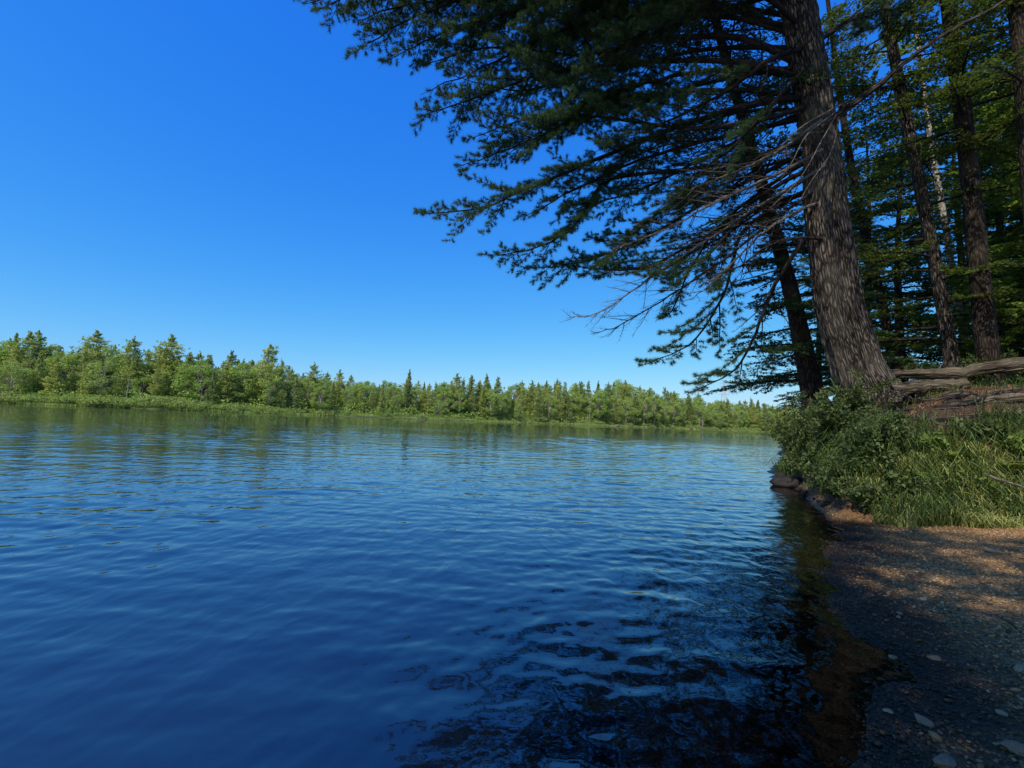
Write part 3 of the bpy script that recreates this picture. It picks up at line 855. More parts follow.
# right hand side and overhead
lm(pm([(815, 40, 8.6), (850, 20, 9.0), (890, 10, 9.4), (930, 20, 9.8)]), .06, fol=.3)
lm(pm([(812, -20, 8.6), (860, -50, 8.8), (910, -30, 9.0), (960, -5, 9.2)]), .06, fol=.3)
lm(pm([(800, -80, 8.6), (850, -120, 8.0), (900, -80, 7.6), (940, -20, 7.4)]), .06, fol=.3)
for q in [[(800, -10, 8.6), (690, -20, 7.6), (560, 0, 7.0), (450, 30, 6.7), (385, 62, 6.6)],
          [(800, -30, 8.6), (680, -40, 7.5), (540, -25, 6.8), (420, 15, 6.5), (345, 58, 6.4)],
          [(800, -50, 8.6), (660, -70, 7.2), (500, -50, 6.5), (380, -15, 6.2), (310, 12, 6.1)],
          [(806, 20, 8.6), (700, 15, 7.8), (590, 20, 7.3), (500, 60, 7.0), (420, 95, 6.9)],
          [(812, 90, 8.6), (720, 90, 8.0), (620, 100, 7.7), (530, 140, 7.5), (455, 168, 7.4)],
          [(814, 110, 8.6), (730, 135, 8.2), (640, 160, 8.0), (575, 190, 7.9), (520, 220, 7.9)],
          [(818, 130, 8.6), (740, 165, 8.5), (670, 205, 8.4), (620, 245, 8.3), (585, 275, 8.3)],
          [(806, 40, 8.6), (700, 50, 8.4), (600, 75, 8.2), (520, 90, 8.1), (450, 75, 8.0)],
          [(803, 10, 8.6), (690, 0, 8.2), (590, -5, 7.8), (500, 15, 7.6), (430, 45, 7.5)],
          [(810, 70, 8.6), (720, 70, 7.8), (640, 85, 7.4), (560, 120, 7.2), (500, 160, 7.2)]]:
    lm(pm(q), .06, fol=.3)
# limbs of the crown above the frame (they shade the shore and are mirrored in the water)
for k in range(50):
    f = (k + .5) / 50
    z0 = 12.0 + 8.5 * f
    az = R_([140, 158, 174, 190, 206, 224, 246][k % 7] + random.uniform(-8, 8)); L = (9.2 - 3.8 * f) * random.uniform(.8, 1.05)
    i = int(np.argmin(np.abs(stemB[:, 2] - z0))); c = stemB[i]; d = np.array([math.cos(az), math.sin(az), 0])
    limbs.append(([Vector(c - [0, .2, 0]), Vector(c + d * L * .35 + [0, 0, .35]), Vector(c + d * L * .7 + [0, 0, .3]), Vector(c + d * L + [0, 0, .1])], .07, dict(fol=.15, secgap=.25, twigdens=1.2, maxsec=2.1)))
# extra jittered fill, between limbs above
for k in range(6):
    f = k / 5
    y0 = -10 + 200 * f + random.uniform(-8, 8)
    x1 = random.uniform(560, 700); y1 = -20 + f * 290 + random.uniform(-20, 20)
    dd = random.uniform(-1.0, 1.3)
    lm(pm([(814, y0, 8.5), ((814 + x1) / 2 + 20, (y0 + y1) / 2 - 14, 8.5 + dd * .5), ((814 + 2 * x1) / 3, y1 - 10 , 8.5 + dd * .8), (x1, y1 + 6, 8.5 + dd)]), .045, fol=.45)
for k, (pts, r0, kw) in enumerate(limbs):
    pts[0] = pts[0] + Vector((.06, .22, 0))
    args = dict(fol=.38, seed=k, dens=.95, tufts=3, maxsec=1.8, secgap=.275)
    args.update(kw)
    wood, TC, TD = branch_geo(pts, r0, **args)
    o = wood.build('branch', M['twig'], main, True)
    if TC is not None:
        gn = Geo(); needle_tufts(gn, TC, TD, 28, L=.118, W=.0078, spread=.55)
        gn.build('needles', M['needles'], o, attr=False)
# bare, dead lower limbs (sweeping twigs without needles)
for k, l in enumerate([[(826, 165, 8.4), (770, 200, 8.3), (700, 245, 8.2), (640, 285, 8.1), (600, 312, 8.0), (566, 318, 8.0)],
          [(826, 185, 8.4), (780, 215, 8.4), (720, 262, 8.4), (670, 295, 8.4), (620, 325, 8.4), (590, 334, 8.4)],
          [(822, 150, 8.3), (775, 175, 8.0), (720, 200, 7.8), (660, 232, 7.6), (610, 250, 7.6)],
          [(824, 170, 8.5), (780, 195, 8.9), (730, 232, 9.2), (680, 260, 9.3), (640, 285, 9.4)],
          [(826, 200, 8.4), (790, 215, 8.2), (755, 240, 8.1), (710, 285, 8.0), (690, 300, 8.0)],
          [(830, 240, 8.4), (800, 238, 8.2), (768, 246, 8.1), (735, 268, 8.0), (690, 272, 7.9)],
          [(822, 120, 8.3), (780, 150, 8.0), (740, 170, 7.8), (690, 190, 7.7), (650, 215, 7.6)]]):
    wood, _, _ = branch_geo(pm(l), .035, fol=2, seed=300 + k, maxsec=1.1, secgap=.16, twigdens=1.3)
    wood.build('branch', M['twig'] if k % 2 else M['deadtwig'], main, True)['label'] = 'bare dead lower branch'
# thick pale limb running up to the right with a fan of dead twigs
wood, _, _ = branch_geo(pm([(822, 128, 8.15), (850, 106, 7.9), (880, 84, 7.7), (905, 62, 7.6), (945, 34, 7.4), (1000, 4, 7.2), (1040, -20, 7.0)]), .075, fol=2, seed=401, maxsec=.5, secgap=.8, twigdens=.4)
lb = wood.build('branch', M['bark'], main, True); lb['label'] = 'thick limb slanting up to the right'
for a in [[(838, 112, 8), (822, 140, 7.8), (800, 178, 7.7), (770, 208, 7.6)], [(840, 112, 8), (832, 150, 7.8), (812, 180, 7.7), (800, 200, 7.7)],
          [(836, 112, 8), (806, 136, 7.7), (785, 172, 7.6), (745, 196, 7.5)], [(838, 110, 8), (836, 140, 7.9), (826, 162, 7.8)], [(850, 100, 7.9), (800, 128, 7.6), (770, 160, 7.5)]]:
    g = Geo(); tubes(g, spline(pm(a), 14), np.linspace(.020, .005, 14), 5)
    g.build('twig', M['deadtwig'], lb, True)
tag(main, 'massive leaning pine with fused double trunk and limbs spread over the water', 'pine tree')

# --- flat spray foliage (hemlock / fir) for the trees standing behind
def spray_crown(g, wood, path, z0f, z1f, Lmax, nbr, seed, leafL=.10, leafW=.045, per=260, droop=.25, azlim=None):
    r = np.random.default_rng(seed)
    for k in range(nbr):
        f = z0f + (z1f - z0f) * (k + r.random()) / nbr
        i = f * (len(path) - 1); i0 = min(int(i), len(path) - 2); c = path[i0] + (path[i0 + 1] - path[i0]) * (i - i0)
        az = r.uniform(0, 2 * PI) if azlim is None else r.uniform(*azlim)
        L = Lmax * (1.0 - .55 * (f - z0f) / (z1f - z0f + 1e-6)) * r.uniform(.55, 1.1)
        d = np.array([math.cos(az), math.sin(az), 0]); s = np.array([-d[1], d[0], 0])
        kk = np.linspace(0, 1, 7)[:, None]
        bp = c + d * L * kk + np.array([0, 0, 1]) * (.12 * L * kk - droop * L * kk**2)
        tubes(wood, bp, np.linspace(.012 + .010 * L, .004, 7), 4)
        # side shoots
        ns = int(6 + 5 * L); tt = np.linspace(.18, 1, ns)
        sg = np.where(np.arange(ns) % 2, 1, -1)
        sl_ = .42 * L * (1.12 - tt) * r.uniform(.6, 1.2, ns) + .12
        base = np.stack([np.interp(tt, np.linspace(0, 1, 7), bp[:, q]) for q in range(3)], -1)
        dirs = nrm(d * .65 + s * sg[:, None] * .8 + r.normal(size=(ns, 3)) * .12)
        tips = base + dirs * sl_[:, None] + np.array([0, 0, -.12]) * sl_[:, None]
        mid = (base + tips) / 2 + [0, 0, .03]
        tubes(wood, np.stack([base, mid, tips], 1), np.tile([.008, .005, .002], (ns, 1)), 3)
        n = int(per * L / 2.0)
        w_ = sl_ / sl_.sum(); ch = r.choice(ns, n, p=w_)
        u = r.uniform(.1, 1.05, n)[:, None]
        spread = r.normal(size=(n, 1)) * .055 * (1.3 - u)
        ax = dirs[ch]; lat = np.cross(ax, [0, 0, 1])
        C = base[ch] + (tips[ch] - base[ch]) * u + lat * spread * 1.6 + r.normal(size=(n, 3)) * [.012, .012, .018]
        leaf_quads(g, C, leafL * r.uniform(.7, 1.3, n), leafW, ax + lat * np.sign(spread) * .9, np.array([[0, 0, 1.]]) * np.ones((n, 1)), .9)

def near_tree(name, pxs, radii, label, cat, barkm, crown, leafm='hemlock', seed=0):
    pts = pp(pxs); path = spline(pts, 60); base = path[0].copy()
    e = empty(name, tuple(base))
    g = Geo(); rad = np.interp(np.linspace(0, 1, 60), np.linspace(0, 1, len(radii)), radii)
    rad[:4] *= [1.5, 1.3, 1.15, 1.05]
    tubes(g, path, rad, 28, flute=flute(seed, .03))
    g.build('trunk', M[barkm], e, True, off=base)
    g = Geo(); wood = Geo()
    for kw in crown: spray_crown(g, wood, path, seed=seed * 7 + int(kw['z0f'] * 100), **kw)
    wood.build('branch', M['twig'], e, True, off=base)
    g.build('crown', M[leafm], e, attr=False, off=base)
    tag(e, label, cat)
    return e
W_ = (PI * .55, PI * 1.45)
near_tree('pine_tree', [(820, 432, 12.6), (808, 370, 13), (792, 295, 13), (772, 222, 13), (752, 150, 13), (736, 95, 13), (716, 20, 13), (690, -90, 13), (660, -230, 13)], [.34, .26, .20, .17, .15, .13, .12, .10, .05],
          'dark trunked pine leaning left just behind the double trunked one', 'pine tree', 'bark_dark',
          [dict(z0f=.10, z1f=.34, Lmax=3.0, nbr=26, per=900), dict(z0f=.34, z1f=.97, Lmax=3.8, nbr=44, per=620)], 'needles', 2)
near_tree('conifer_tree', [(953, 372, 12.5), (950, 350, 12.5), (940, 288, 12.5), (925, 210, 12.5), (903, 105, 12.5), (893, 50, 12.5), (884, 0, 12.5), (866, -110, 12.5), (850, -260, 12.5)], [.18, .165, .155, .145, .135, .125, .115, .09, .04],
          'slim curved conifer with sunlit patches standing right of the double trunk', 'conifer', 'bark',
          [dict(z0f=.15, z1f=.97, Lmax=3.4, nbr=50, per=520)], 'hemlock', 3)
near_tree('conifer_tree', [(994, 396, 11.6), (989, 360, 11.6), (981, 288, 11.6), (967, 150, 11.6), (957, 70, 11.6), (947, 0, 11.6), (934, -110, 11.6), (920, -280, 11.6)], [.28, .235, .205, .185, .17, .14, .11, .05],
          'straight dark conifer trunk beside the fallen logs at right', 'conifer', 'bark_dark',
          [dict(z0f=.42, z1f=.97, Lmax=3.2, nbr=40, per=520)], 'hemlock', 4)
near_tree('birch_tree', [(970, 360, 17), (962, 325, 17), (954, 285, 17), (946, 230, 17), (932, 150, 17), (920, 60, 17), (905, -60, 17)], [.13, .12, .11, .1, .09, .08, .04],
          'thin pale barked tree between the slim curved conifer and the straight dark one', 'tree', 'bark_pale',
          [dict(z0f=.5, z1f=.97, Lmax=2.6, nbr=24, per=420, leafL=.12, leafW=.08)], 'sunny_leaf', 5)
near_tree('conifer_tree', [(896, 372, 15), (890, 345, 15), (880, 295, 15), (862, 222, 15), (850, 160, 15), (838, 80, 15), (820, -60, 15)], [.15, .14, .13, .12, .11, .09, .04],
          'spindly conifer seen just right of the double trunk', 'conifer', 'bark_dark',
          [dict(z0f=.12, z1f=.97, Lmax=2.6, nbr=40, per=520)], 'hemlock', 6)
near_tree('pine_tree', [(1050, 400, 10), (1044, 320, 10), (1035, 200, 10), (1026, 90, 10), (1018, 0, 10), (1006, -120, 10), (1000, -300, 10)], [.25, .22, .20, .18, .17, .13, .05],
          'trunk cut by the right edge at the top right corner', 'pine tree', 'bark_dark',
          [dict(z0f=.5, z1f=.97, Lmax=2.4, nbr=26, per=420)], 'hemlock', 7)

# prototypes for the wood behind, 15 m tall
def proto_tree(name, seed, hgt, Lmax, nbr, per, leafm, leafL, leafW, barkm, z0=.06, droop=.25):
    r = np.random.default_rng(seed)
    zz = np.linspace(0, hgt, 12)
    path = np.stack([.15 * np.sin(zz * .35 + seed), .15 * np.cos(zz * .3 + seed), zz], -1)
    e = empty(name, (0, 0, 0)); g = Geo()
    tubes(g, path, np.linspace(.19, .02, 12), 14, flute=flute(seed, .03)); g.build('trunk', M[barkm], e, True)
    g = Geo(); wd = Geo(); spray_crown(g, wd, path, z0, .99, Lmax, nbr, seed, leafL, leafW, per, droop)
    wd.build('branch', M['twig'], e, True); g.build('crown', M[leafm], e, attr=False)
    return e
pr = [proto_tree('hemlock_tree', 61, 15, 3.6, 95, 480, 'hemlock', .12, .055, 'bark_dark'),
      proto_tree('hemlock_tree', 62, 13, 3.2, 85, 480, 'hemlock', .12, .055, 'bark_dark', .04),
      proto_tree('leafy_tree', 63, 11, 3.2, 80, 380, 'sunny_leaf', .15, .10, 'bark', .12, .1)]
WOOD = 1
wood_spots = [  # px, depth, proto, scale, label
    (838, 19, 0, 1.0), (868, 21, 1, 1.05), (905, 18, 1, .95), (930, 23, 0, 1.1), (962, 20, 0, 1.0), (1000, 16, 1, .9), (1030, 18, 0, 1.0),
    (1000, 24, 2, 1.0), (1045, 13, 2, .9), (880, 28, 2, 1.15), (845, 30, 0, 1.1), (915, 34, 0, 1.2), (975, 32, 2, 1.25), (1040, 28, 0, 1.1), (822, 24, 1, .95), (1075, 14, 0, 1.0),
    (1090, 22, 2, 1.1), (950, 42, 0, 1.3), (1010, 44, 2, 1.4), (870, 46, 1, 1.5), (905, 55, 0, 1.5)]
for i, (px, Yd, k, s) in enumerate([q for j, q in enumerate(wood_spots) if j not in (0, 3, 6, 9, 11, 12, 17, 19, 20)]):
    p = P(px, 400, Yd); z = Hz(p.x, Yd) - .1
    first = not pr[k].get('label')
    o = pr[k] if first else copy_tree(pr[k], (0, 0, 0), 0, (1, 1, 1))
    o.location = (p.x, Yd, z); o.rotation_euler = (0, 0, i * 1.7); o.scale = (s, s, s)
    if k < 2: tag(o, 'dark drooping conifer in the wood behind the right bank', 'conifer', 'dark conifers in the wood behind the bank')
    else: tag(o, 'bright green leafy tree in the wood behind the right bank', 'leafy tree', 'leafy trees in the wood behind the bank')
# shore trees standing behind the photographer, which shade the beach
shade = proto_tree('hemlock_tree', 64, 18, 4.4, 64, 190, 'hemlock', .17, .09, 'bark_dark', .32, .2)
for i, (x, y, s) in enumerate([(-1.6, -5.8, .86), (1.2, -5.2, .74), (4.2, -4.6, .70), (0.2, -9.0, .95), (3.8, -9.5, 1.05), (8.6, -6.0, .8), (11.8, -5, 1.0), (6.2, -12, 1.2)]):
    o = shade if i == 0 else copy_tree(shade, (0, 0, 0), 0, (1, 1, 1))
    o.location = (x, y, Hz(x, y) - .1); o.rotation_euler = (0, 0, i * 2.1); o.scale = (s * (1.25 if s < .7 else 1), s * (1.25 if s < .7 else 1), s)
    tag(o, 'conifer behind the camera that shades the gravel beach', 'conifer', 'conifers shading the beach')

# ------------------------------------------------------------------ shrubs on the bank
def shrub(name, loc, h, rad, n, label, seed, leafm='shrub_leaf', ls=.068):
    r = np.random.default_rng(seed); n = int(n * .62)
    e = empty(name, loc); g = Geo(); wd = Geo()
    ns = 22; SP = []
    for k in range(ns):
        az = r.uniform(0, 6.28); rr = rad * r.uniform(.3, 1.0); hh_ = h * r.uniform(.55, 1.05) * (1.1 - .35 * rr / rad)
        tip = np.array([math.cos(az) * rr, math.sin(az) * rr, hh_])
        SP.append([[0, 0, 0], tip * [.25, .25, .4], tip * [.6, .6, .78], tip])
    SP = np.array(SP); tubes(wd, SP, np.tile([.014, .010, .007, .003], (ns, 1)), 4)
    # side twigs
    m = ns * 7; ch = r.integers(0, ns, m); u = r.uniform(.3, 1, m)
    def at(ch, u):
        s = u * 3; i = np.minimum(s.astype(int), 2); f = (s - i)[:, None]
        return SP[ch, i] * (1 - f) + SP[ch, i + 1] * f
    b0 = at(ch, u); dd = nrm(r.normal(size=(m, 3)) + [0, 0, .5]); e1 = b0 + dd * r.uniform(.12, .32, m)[:, None] * rad
    tubes(wd, np.stack([b0, (b0 + e1) / 2, e1], 1), np.tile([.005, .004, .002], (m, 1)), 3)
    q = r.integers(0, m, n); uu = r.uniform(.15, 1.05, n)[:, None]
    C = b0[q] + (e1[q] - b0[q]) * uu + r.normal(size=(n, 3)) * .03
    leaf_quads(g, C, ls * r.uniform(.6, 1.3, n), ls * .5, dd[q], np.array([[0, 0, 1.]]) * np.ones((n, 1)), 1.3)
    wd.build('stem', M['twig'], e, True); g.build('foliage', M[leafm], e, attr=False)
    tag(e, label, 'shrub'); return e
shr = [((808, 450, 10.4), 1.75, .9, 6500, 'leafy shrub overhanging the water at the tip of the bank'),
       ((830, 432, 9.6), 1.7, .85, 6500, 'tall leafy shrub at the foot of the leaning dark pine'),
       ((845, 440, 9.0), 1.5, .75, 6000, 'dense shrub against the left side of the double trunk'),
       ((825, 475, 8.7), 1.0, .75, 5200, 'low shrub hanging over the bank below the double trunk'),
       ((790, 448, 12.4), 1.5, .8, 4500, 'shrub at the water behind the tip of the bank'),
       ((862, 448, 8.4), .6, .42, 2400, 'small light leaved shrub in front of the double trunk'),
       ((880, 478, 7.3), .6, .5, 3000, 'low spreading shrub midway down the bank'),
       ((848, 492, 7.5), .7, .55, 3600, 'shrub whose twigs hang over the foot of the bank near the rock')]
for i, ((px, py, d), h, rd, n, lab) in enumerate(shr):
    p = P(px, py, d); z = Hz(p.x, d)
    shrub('shrub', (p.x, d, z - .03), h, rd, n, lab, 70 + i)
for i, ((px, py, d), h, rd) in enumerate([((985, 365, 11.5), 1.0, .7), ((1015, 350, 12.5), 1.3, .9), ((925, 360, 13), 1.2, .9), ((870, 350, 14), 1.3, .9)]):
    p = P(px, py, d)
    shrub('shrub', (p.x, d, Hz(p.x, d) - .03), h, rd, 3200, ['shrub growing behind the fallen logs', 'leafy shrub at the right edge behind the logs', 'understory shrub between the slim trunks', 'understory shrub right behind the double trunk'][i], 90 + i, 'shrub_leaf', .07)

for i, (px, py, h, rd, n, ls, lm_, lab) in enumerate([
        (872, 470, .55, .45, 2200, .10, 'shrub_leaf', 'large leaved low plant clump under the small light leaved shrub'),
        (925, 456, .36, .38, 1400, .11, 'sunny_leaf', 'bright large leaved clump in the middle of the bank'),
        (978, 442, .38, .4, 1500, .09, 'shrub_leaf', 'dark low shrub below the roots at the right of the bank'),
        (1016, 456, .4, .4, 1500, .10, 'sunny_leaf', 'bright low shrub at the right edge of the bank'),
        (838, 498, .50, .6, 3600, .06, 'shrub_leaf', 'drooping shrub at the waterline under the bank'),
        (864, 506, .42, .55, 3400, .06, 'shrub_leaf', 'drooping shrub hiding the cut face of the bank'),
        (818, 484, .45, .45, 2200, .06, 'shrub_leaf', 'small shrub beside the wet rock'),
        (948, 486, .35, .35, 1500, .09, 'sunny_leaf', 'yellow green seedling clump in the grass above the beach'),
        (902, 492, .35, .35, 1500, .08, 'shrub_leaf', 'small dark clump at the foot of the bank left of the sunlit grass')]):
    p = onG(px, py)
    shrub('shrub', (p.x, p.y, p.z - .03), h, rd, n, lab, 130 + i, lm_, ls)

# ------------------------------------------------------------------ grass, broad leaved plants, litter
def blades(name, n, region, hl, leafm, label, seed, width=.006, flop=.8):
    r = np.random.default_rng(seed)
    xs, ys = region(r, n)
    hz, dn_, db_, _ = H(xs, ys)
    L = r.uniform(hl[0], hl[1], len(xs)) * (.6 + .8 * vnoise(xs * 2.3, ys * 2.3))
    az = r.uniform(0, 6.28, len(xs))
    d = np.stack([np.cos(az) - .25, np.sin(az) - .55, 0 * az], -1); d = nrm(d) * r.uniform(.3, 1, len(xs))[:, None] * flop
    s = nrm(np.cross(d, [0, 0, 1]) + 1e-6 + r.normal(size=(len(xs), 3)) * .2)
    b0 = np.stack([xs, ys, hz - .01], -1)
    P1 = b0 + (d * .18 + [0, 0, .42]) * L[:, None]; P2 = b0 + (d * .5 + [0, 0, .72]) * L[:, None]; P3 = b0 + (d * 1.0 + [0, 0, .70 - .0]) * L[:, None] - np.array([0, 0, 1]) * (L * np.linalg.norm(d, axis=1) * .35)[:, None]
    w_ = width * r.uniform(.6, 1.4, len(xs))[:, None]
    V = np.stack([b0 - s * w_, b0 + s * w_, P1 - s * w_ * .9, P1 + s * w_ * .9, P2 - s * w_ * .6, P2 + s * w_ * .6, P3], 1).reshape(-1, 3)
    i = np.arange(len(xs))[:, None] * 7
    Q = np.concatenate([i + [0, 1, 3, 2], i + [2, 3, 5, 4]]); T = i + [4, 5, 6]
    return tag(mk(name, V, Q, T, M[leafm], smooth=False), label, None, None, 'stuff')
def reg_bank(lo, hi, xr, yr, thr=-.05, f=1.0):
    def fn(r, n):
        x = r.uniform(*xr, n * 5); y = r.uniform(*yr, n * 5)
        _, dn_, db_, _ = H(x, y)
        k = (dn_ > (.12 if lo < 0 else -9)) & (db_ > lo) & (db_ < hi) & (fbm(x * f, y * f, 3) > thr)
        return x[k][:n], y[k][:n]
    return fn
blades('grass', 8500, reg_bank(-.12, 1.15, (4.9, 11), (6.0, 12.5), -.04, 1.4), (.22, .62), 'grass', 'dark green grass hanging down the face of the bank', 1, .0075, 1.1)
blades('pale_grass', 3800, reg_bank(-.25, .7, (5.3, 8.2), (5.9, 7.4), -.10), (.14, .34), 'sunlit_grass', 'sunlit yellow green grass at the foot of the bank', 2, .009, 1.1)
blades('dry_stems', 900, reg_bank(-.1, 1.6, (5.2, 11), (6.0, 11), -.3), (.25, .65), 'deadtwig', 'dead straw coloured stems standing in the grass of the bank', 9, .004, .7)
blades('woodland_grass', 3500, reg_bank(1.2, 6, (6, 16), (7.5, 16), .08), (.12, .3), 'grass', 'sparse grass on the top of the bank', 3)

def broad_plant(loc, n, L, seed, label):
    r = np.random.default_rng(seed); g = Geo(); st = Geo()
    e = empty('leafy_plant', loc)
    for k in range(n):
        az = r.uniform(0, 6.28); l = L * r.uniform(.6, 1.2); el = r.uniform(.5, 1.1)
        d = np.array([math.cos(az), math.sin(az), 0]); s = np.array([-d[1], d[0], 0])
        t = np.linspace(0, 1, 6)
        c = d * (l * t * math.cos(el) * 1.3)[:, None] + np.array([0, 0, 1]) * (l * (math.sin(el) * t - .55 * t**2))[:, None] + [0, 0, .03]
        w_ = (.13 * L * np.sin(PI * np.clip(t * .95 + .05, 0, 1)) ** .8 + .002)[:, None]
        V = np.stack([c - s * w_, c + [0, 0, -.01], c + s * w_], 1).reshape(-1, 3)
        q = []
        for m in range(5):
            q += [[m * 3, m * 3 + 1, m * 3 + 4, m * 3 + 3], [m * 3 + 1, m * 3 + 2, m * 3 + 5, m * 3 + 4]]
        g.add(V, q)
        tubes(st, [[0, 0, -.02], c[1] * .5, c[1]], [.004, .003, .003], 4)
    g.build('leaf', M['sunny_leaf'], e, attr=False, smooth=True); st.build('stem', M['sunny_leaf'], e, True)
    return tag(e, label, 'plant', 'broad leaved plants on the bank')
for i, (px, py, d, n, L) in enumerate([(975, 478, 6.7, 9, .34), (940, 488, 6.5, 8, .26), (1000, 462, 7.0, 8, .32), (905, 470, 7.0, 8, .28), (955, 452, 7.4, 9, .32), (930, 505, 6.25, 8, .20), (965, 503, 6.25, 8, .2), (985, 497, 6.3, 8, .2)]):
    p = onG(px, py + 8); broad_plant(tuple(p), n + 3, L * 1.35, i + 40, 'arching broad leaved green plant in the grass of the bank')

# needle litter on top of the bank
r = np.random.default_rng(8); n = 45000
x = r.uniform(5, 14, n * 2); y = r.uniform(6.5, 14, n * 2); hz, _, db_, _ = H(x, y); k = db_ > .45
x, y, hz = x[k][:n], y[k][:n], hz[k][:n]
g = Geo(); leaf_quads(g, np.stack([x, y, hz + .006], -1), .09, .006, None, np.array([[0, 0, 1.]]) * np.ones((len(x), 1)), .3)
b = NT('fallen_needles'); gg = b.n('ShaderNodeNewGeometry'); M['litter'] = b.done(b.princ(b.ramp(gg.outputs['Random Per Island'], [(0, (.10, .045, .02)), (.6, (.36, .17, .075)), (1, (.50, .30, .16))]), .8))
tag(g.build('needle_litter', M['litter'], None, attr=False), 'orange brown fallen needles on the bank', None, None, 'stuff')

# ------------------------------------------------------------------ logs and roots
def log(name, ctrl, r0, r1, label, cat, m='log', sides=28, drop=None, knots=3, seed=0):
    if name == 'exposed_root': pts = [onG(a_, b_) + Vector((0, 0, r0 * .3)) for a_, b_, _ in ctrl]
    else: pts = pp(ctrl)
    path = spline(pts, 40); base = path[0].copy()
    g = Geo(); rr = np.linspace(r0, r1, 40) * (1 + .06 * np.sin(np.linspace(0, 14, 40) + seed))
    e = empty(name, tuple(base))
    path = path + np.stack([fbm(np.linspace(0, 5, 40) + seed, np.full(40, k_ * 3.3), 3) for k_ in range(3)], -1) * r0 * .9
    base = path[0].copy(); e.location = base
    tubes(g, path - base, rr * (1 + .35 * fbm(np.linspace(0, 9, 40), np.full(40, seed * 2.2), 3)), sides, cap=True, flute=lambda a_, l_, r_: flute(seed, .09)(a_, l_, r_) * (1 + .22 * fbm(a_ * 3, l_ * 2.5 + seed, 4))); g.build('log_body' if 'log' in name else 'root_body', M[m], e, True)
    if knots:
        r = np.random.default_rng(seed); k = Geo()
        for q in range(knots):
            i = r.integers(6, 34); d = nrm(r.normal(size=3) + [0, -.5, .8]); c = path[i] - base
            tubes(k, [c, c + d * rr[i] * 1.5, c + d * (rr[i] * 1.5 + .12)], [.03, .022, .012], 6, cap=True)
        k.build('branch_stub', M[m], e, True)
    return tag(e, label, cat)
log('fallen_log', [(892, 374, 11.0), (935, 375, 10.7), (980, 370, 10.3), (1060, 360, 9.9)], .105, .15, 'thick grey fallen log lying to the right of the double trunk, upper of two', 'log', seed=1)
log('fallen_log', [(893, 391, 10.0), (930, 387, 9.9), (968, 385, 9.8)], .10, .125, 'short pale log below the thick one, against the pine base', 'log', seed=2, knots=1)
log('exposed_root', [(905, 412, 9.0), (945, 409, 8.8), (985, 403, 8.7), (1050, 398, 8.5)], .05, .09, 'weathered root running along the top edge of the bank', 'root', seed=3, knots=0)
log('exposed_root', [(880, 416, 9.2), (925, 420, 8.5), (975, 417, 8.3), (1045, 410, 8.2)], .035, .06, 'lower thin root crossing the orange needle litter', 'root', seed=4, knots=0)
log('exposed_root', [(890, 420, 8.9), (920, 432, 8.1), (950, 436, 7.8)], .05, .02, 'dark root curling down the face of the bank', 'root', 'bark_dark', seed=5, knots=0)
log('fallen_branch', [(985, 474, 6.6), (1010, 483, 6.4), (1035, 490, 6.3)], .012, .016, 'pale dead stick in the grass at the right edge', 'stick', 'deadtwig', 8, knots=0)
for i_, (c_, ra, rb_, lb_) in enumerate([
    ([(893, 398, 0), (915, 402, 0), (940, 400, 0), (975, 395, 0)], .13, .05, 'gnarled root leaving the base of the double trunk to the right'),
    ([(880, 408, 0), (900, 418, 0), (930, 424, 0), (965, 430, 0)], .10, .03, 'gnarled root spreading toward the beach from the double trunk'),
    ([(905, 396, 0), (950, 405, 0), (990, 396, 0), (1035, 388, 0)], .07, .04, 'long crooked root under the short pale log')]):
    log('exposed_root', c_, ra, rb_, lb_, 'root', 'bark', 16, seed=20 + i_, knots=0)
log('driftwood_log', [(416, 421, float(shore_Y(416)) - .3), (424, 414, float(shore_Y(420)) - .2)], .2, .08, 'pale leaning driftwood on the far shore near the middle', 'driftwood', 'bark_pale', 8, knots=2, seed=6)
log('driftwood_log', [(610, 428, float(shore_Y(610)) - .8), (619, 424, float(shore_Y(615)) - .5)], .3, .1, 'pale driftwood sticking up from the far shore at right', 'driftwood', 'bark_pale', 8, knots=2, seed=7)

# ------------------------------------------------------------------ beach stones
v0, f0 = ico(0)
def gravel(n, seed, rlo, rhi, region, name, label, wcond):
    r = np.random.default_rng(seed)
    x = r.uniform(*region[0], n * 3); y = region[1][0] + (region[1][1] - region[1][0]) * r.random(n * 3) ** 1.5
    hz, dn_, db_, _ = H(x, y); k = wcond(hz, dn_, db_)
    x, y, hz = x[k][:n], y[k][:n], hz[k][:n]; n = len(x)
    rad = rlo * (rhi / rlo) ** (r.random(n) ** 1.8)
    rv = v0[None] * (1 + .22 * r.normal(size=(n, 12, 1))) * np.stack([np.ones(n), r.uniform(.6, 1, n), r.uniform(.35, .7, n)], -1)[:, None]
    a = r.uniform(0, 6.28, n)[:, None]
    V = np.stack([rv[..., 0] * np.cos(a) - rv[..., 1] * np.sin(a), rv[..., 0] * np.sin(a) + rv[..., 1] * np.cos(a), rv[..., 2] + rv[..., 0] * r.normal(size=(n, 1)) * .25], -1) * rad[:, None, None]
    V += np.stack([x, y, hz + rad * .15], -1)[:, None]
    T = (np.arange(n)[:, None, None] * 12 + f0[None]).reshape(-1, 3)
    return tag(mk(name, V.reshape(-1, 3), None, T, M['pebble'], smooth=True), label, None, None, 'stuff')
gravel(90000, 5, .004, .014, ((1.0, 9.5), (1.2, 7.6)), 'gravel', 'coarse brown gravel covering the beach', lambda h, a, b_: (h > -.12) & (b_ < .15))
gravel(3200, 6, .012, .024, ((1.0, 9.5), (1.2, 7.6)), 'pebbles', 'small rounded stones mixed into the beach gravel', lambda h, a, b_: (h > -.2) & (b_ < .15))

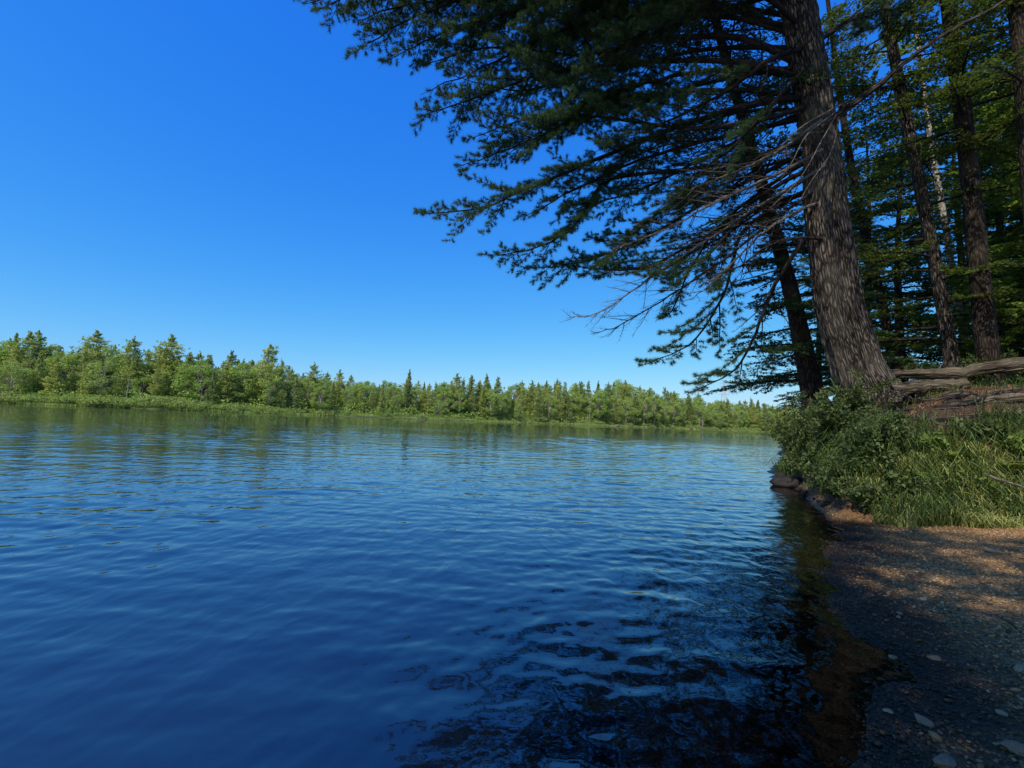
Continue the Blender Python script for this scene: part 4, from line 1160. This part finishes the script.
big = [((993, 553), .075, 'rock_pale', 'pale stone in the sunlit gravel near the grass at right'),
       ((1022, 672), .05, 'rock_pale', 'pale pointed stone at the right edge of the beach'),
       ((922, 722), .048, 'rock', 'grey oval stone low on the beach'),
       ((934, 659), .035, 'rock', 'bluish grey flat stone midway down the beach'),
       ((893, 658), .030, 'rock', 'dark flat stone near the water midway down the beach'),
       ((900, 615), .030, 'rock', 'small grey stone above the dark flat one'),
       ((888, 712), .022, 'rock_pale', 'small white stone at the edge of the water'),
       ((1016, 752), .050, 'rock', 'dark stone in the bottom right corner'),
       ((944, 765), .050, 'rock', 'brown grey stone cut by the bottom edge'),
       ((1002, 714), .022, 'rock_pale', 'small pale stone left of the pointed one'),
       ((968, 588), .030, 'rock', 'flat grey stone in the shaded gravel'),
       ((980, 510), .05, 'rock_pale', 'pale stone touching the grass at the foot of the bank'),
       ((944, 513), .045, 'rock_pale', 'light brown stone at the left end of the sunlit grass'),
       ((1008, 512), .05, 'rock', 'brown stone below the bank at the right edge')]
for i, ((px, py), s, m, lab) in enumerate(big):
    q = G(px, py, .15)
    for _ in range(4): q = G(px, py, Hz(q.x, q.y))
    tag(stone('stone', (q.x, q.y, q.z + s * .2), s, M[m], i, .55, i * .9), lab, 'stone', 'larger stones lying on the gravel beach')
for i in range(16):
    px = 800 + i * 5.2 + random.uniform(-4, 4); py = float(np.interp(px, [798, 830, 885], [490, 506, 508])) + random.uniform(-3, 4)
    q = onG(px, py)
    tag(stone('stone', (q.x, q.y, q.z + .01), random.uniform(.05, .12), M['rock_wet'], 200 + i, .6, i, .6), 'dark stone in the row at the foot of the bank by the waterline', 'stone', 'dark stones at the foot of the bank')
for i in range(16):
    px = random.uniform(850, 1010); py = random.uniform(525, 750)
    q = G(px, py, .15)
    for _ in range(4): q = G(px, py, Hz(q.x, q.y))
    if Hz(q.x, q.y) < .06: continue
    a_ = random.uniform(0, 6.28); L_ = random.uniform(.08, .28); g = Geo()
    pts_ = [[math.cos(a_) * L_ * t + random.uniform(-.01, .01), math.sin(a_) * L_ * t + random.uniform(-.01, .01), .012] for t in (-.5, -.15, .2, .5)]
    tubes(g, spline(pts_, 10), np.linspace(.0045, .002, 10), 5)
    o = g.build('twig', M['deadtwig' if i % 3 else 'twig'], None, True); o.location = q
    tag(o, 'short thin dead twig lying on the gravel', 'twig', 'twigs washed up on the gravel')
q = G(786, 486, 0)
tag(stone('rock', (q.x + .1, q.y, .06), .44, M['rock_wet'], 50, .42, .1, .75), 'dark wet rock in the water at the tip of the bank', 'rock')
q2 = G(783, 474, .25); tag(stone('rock', (q.x - .05, q.y + .1, .22), .13, M['rock_wet'], 51, .7, .1, .7), 'small dark rock sitting on top of the wet rock', 'rock')
q = G(845, 505, .05); tag(stone('rock', (q.x, q.y, .04), .14, M['rock_wet'], 52, .5, .6), 'small wet rock at the waterline under the bank', 'rock')
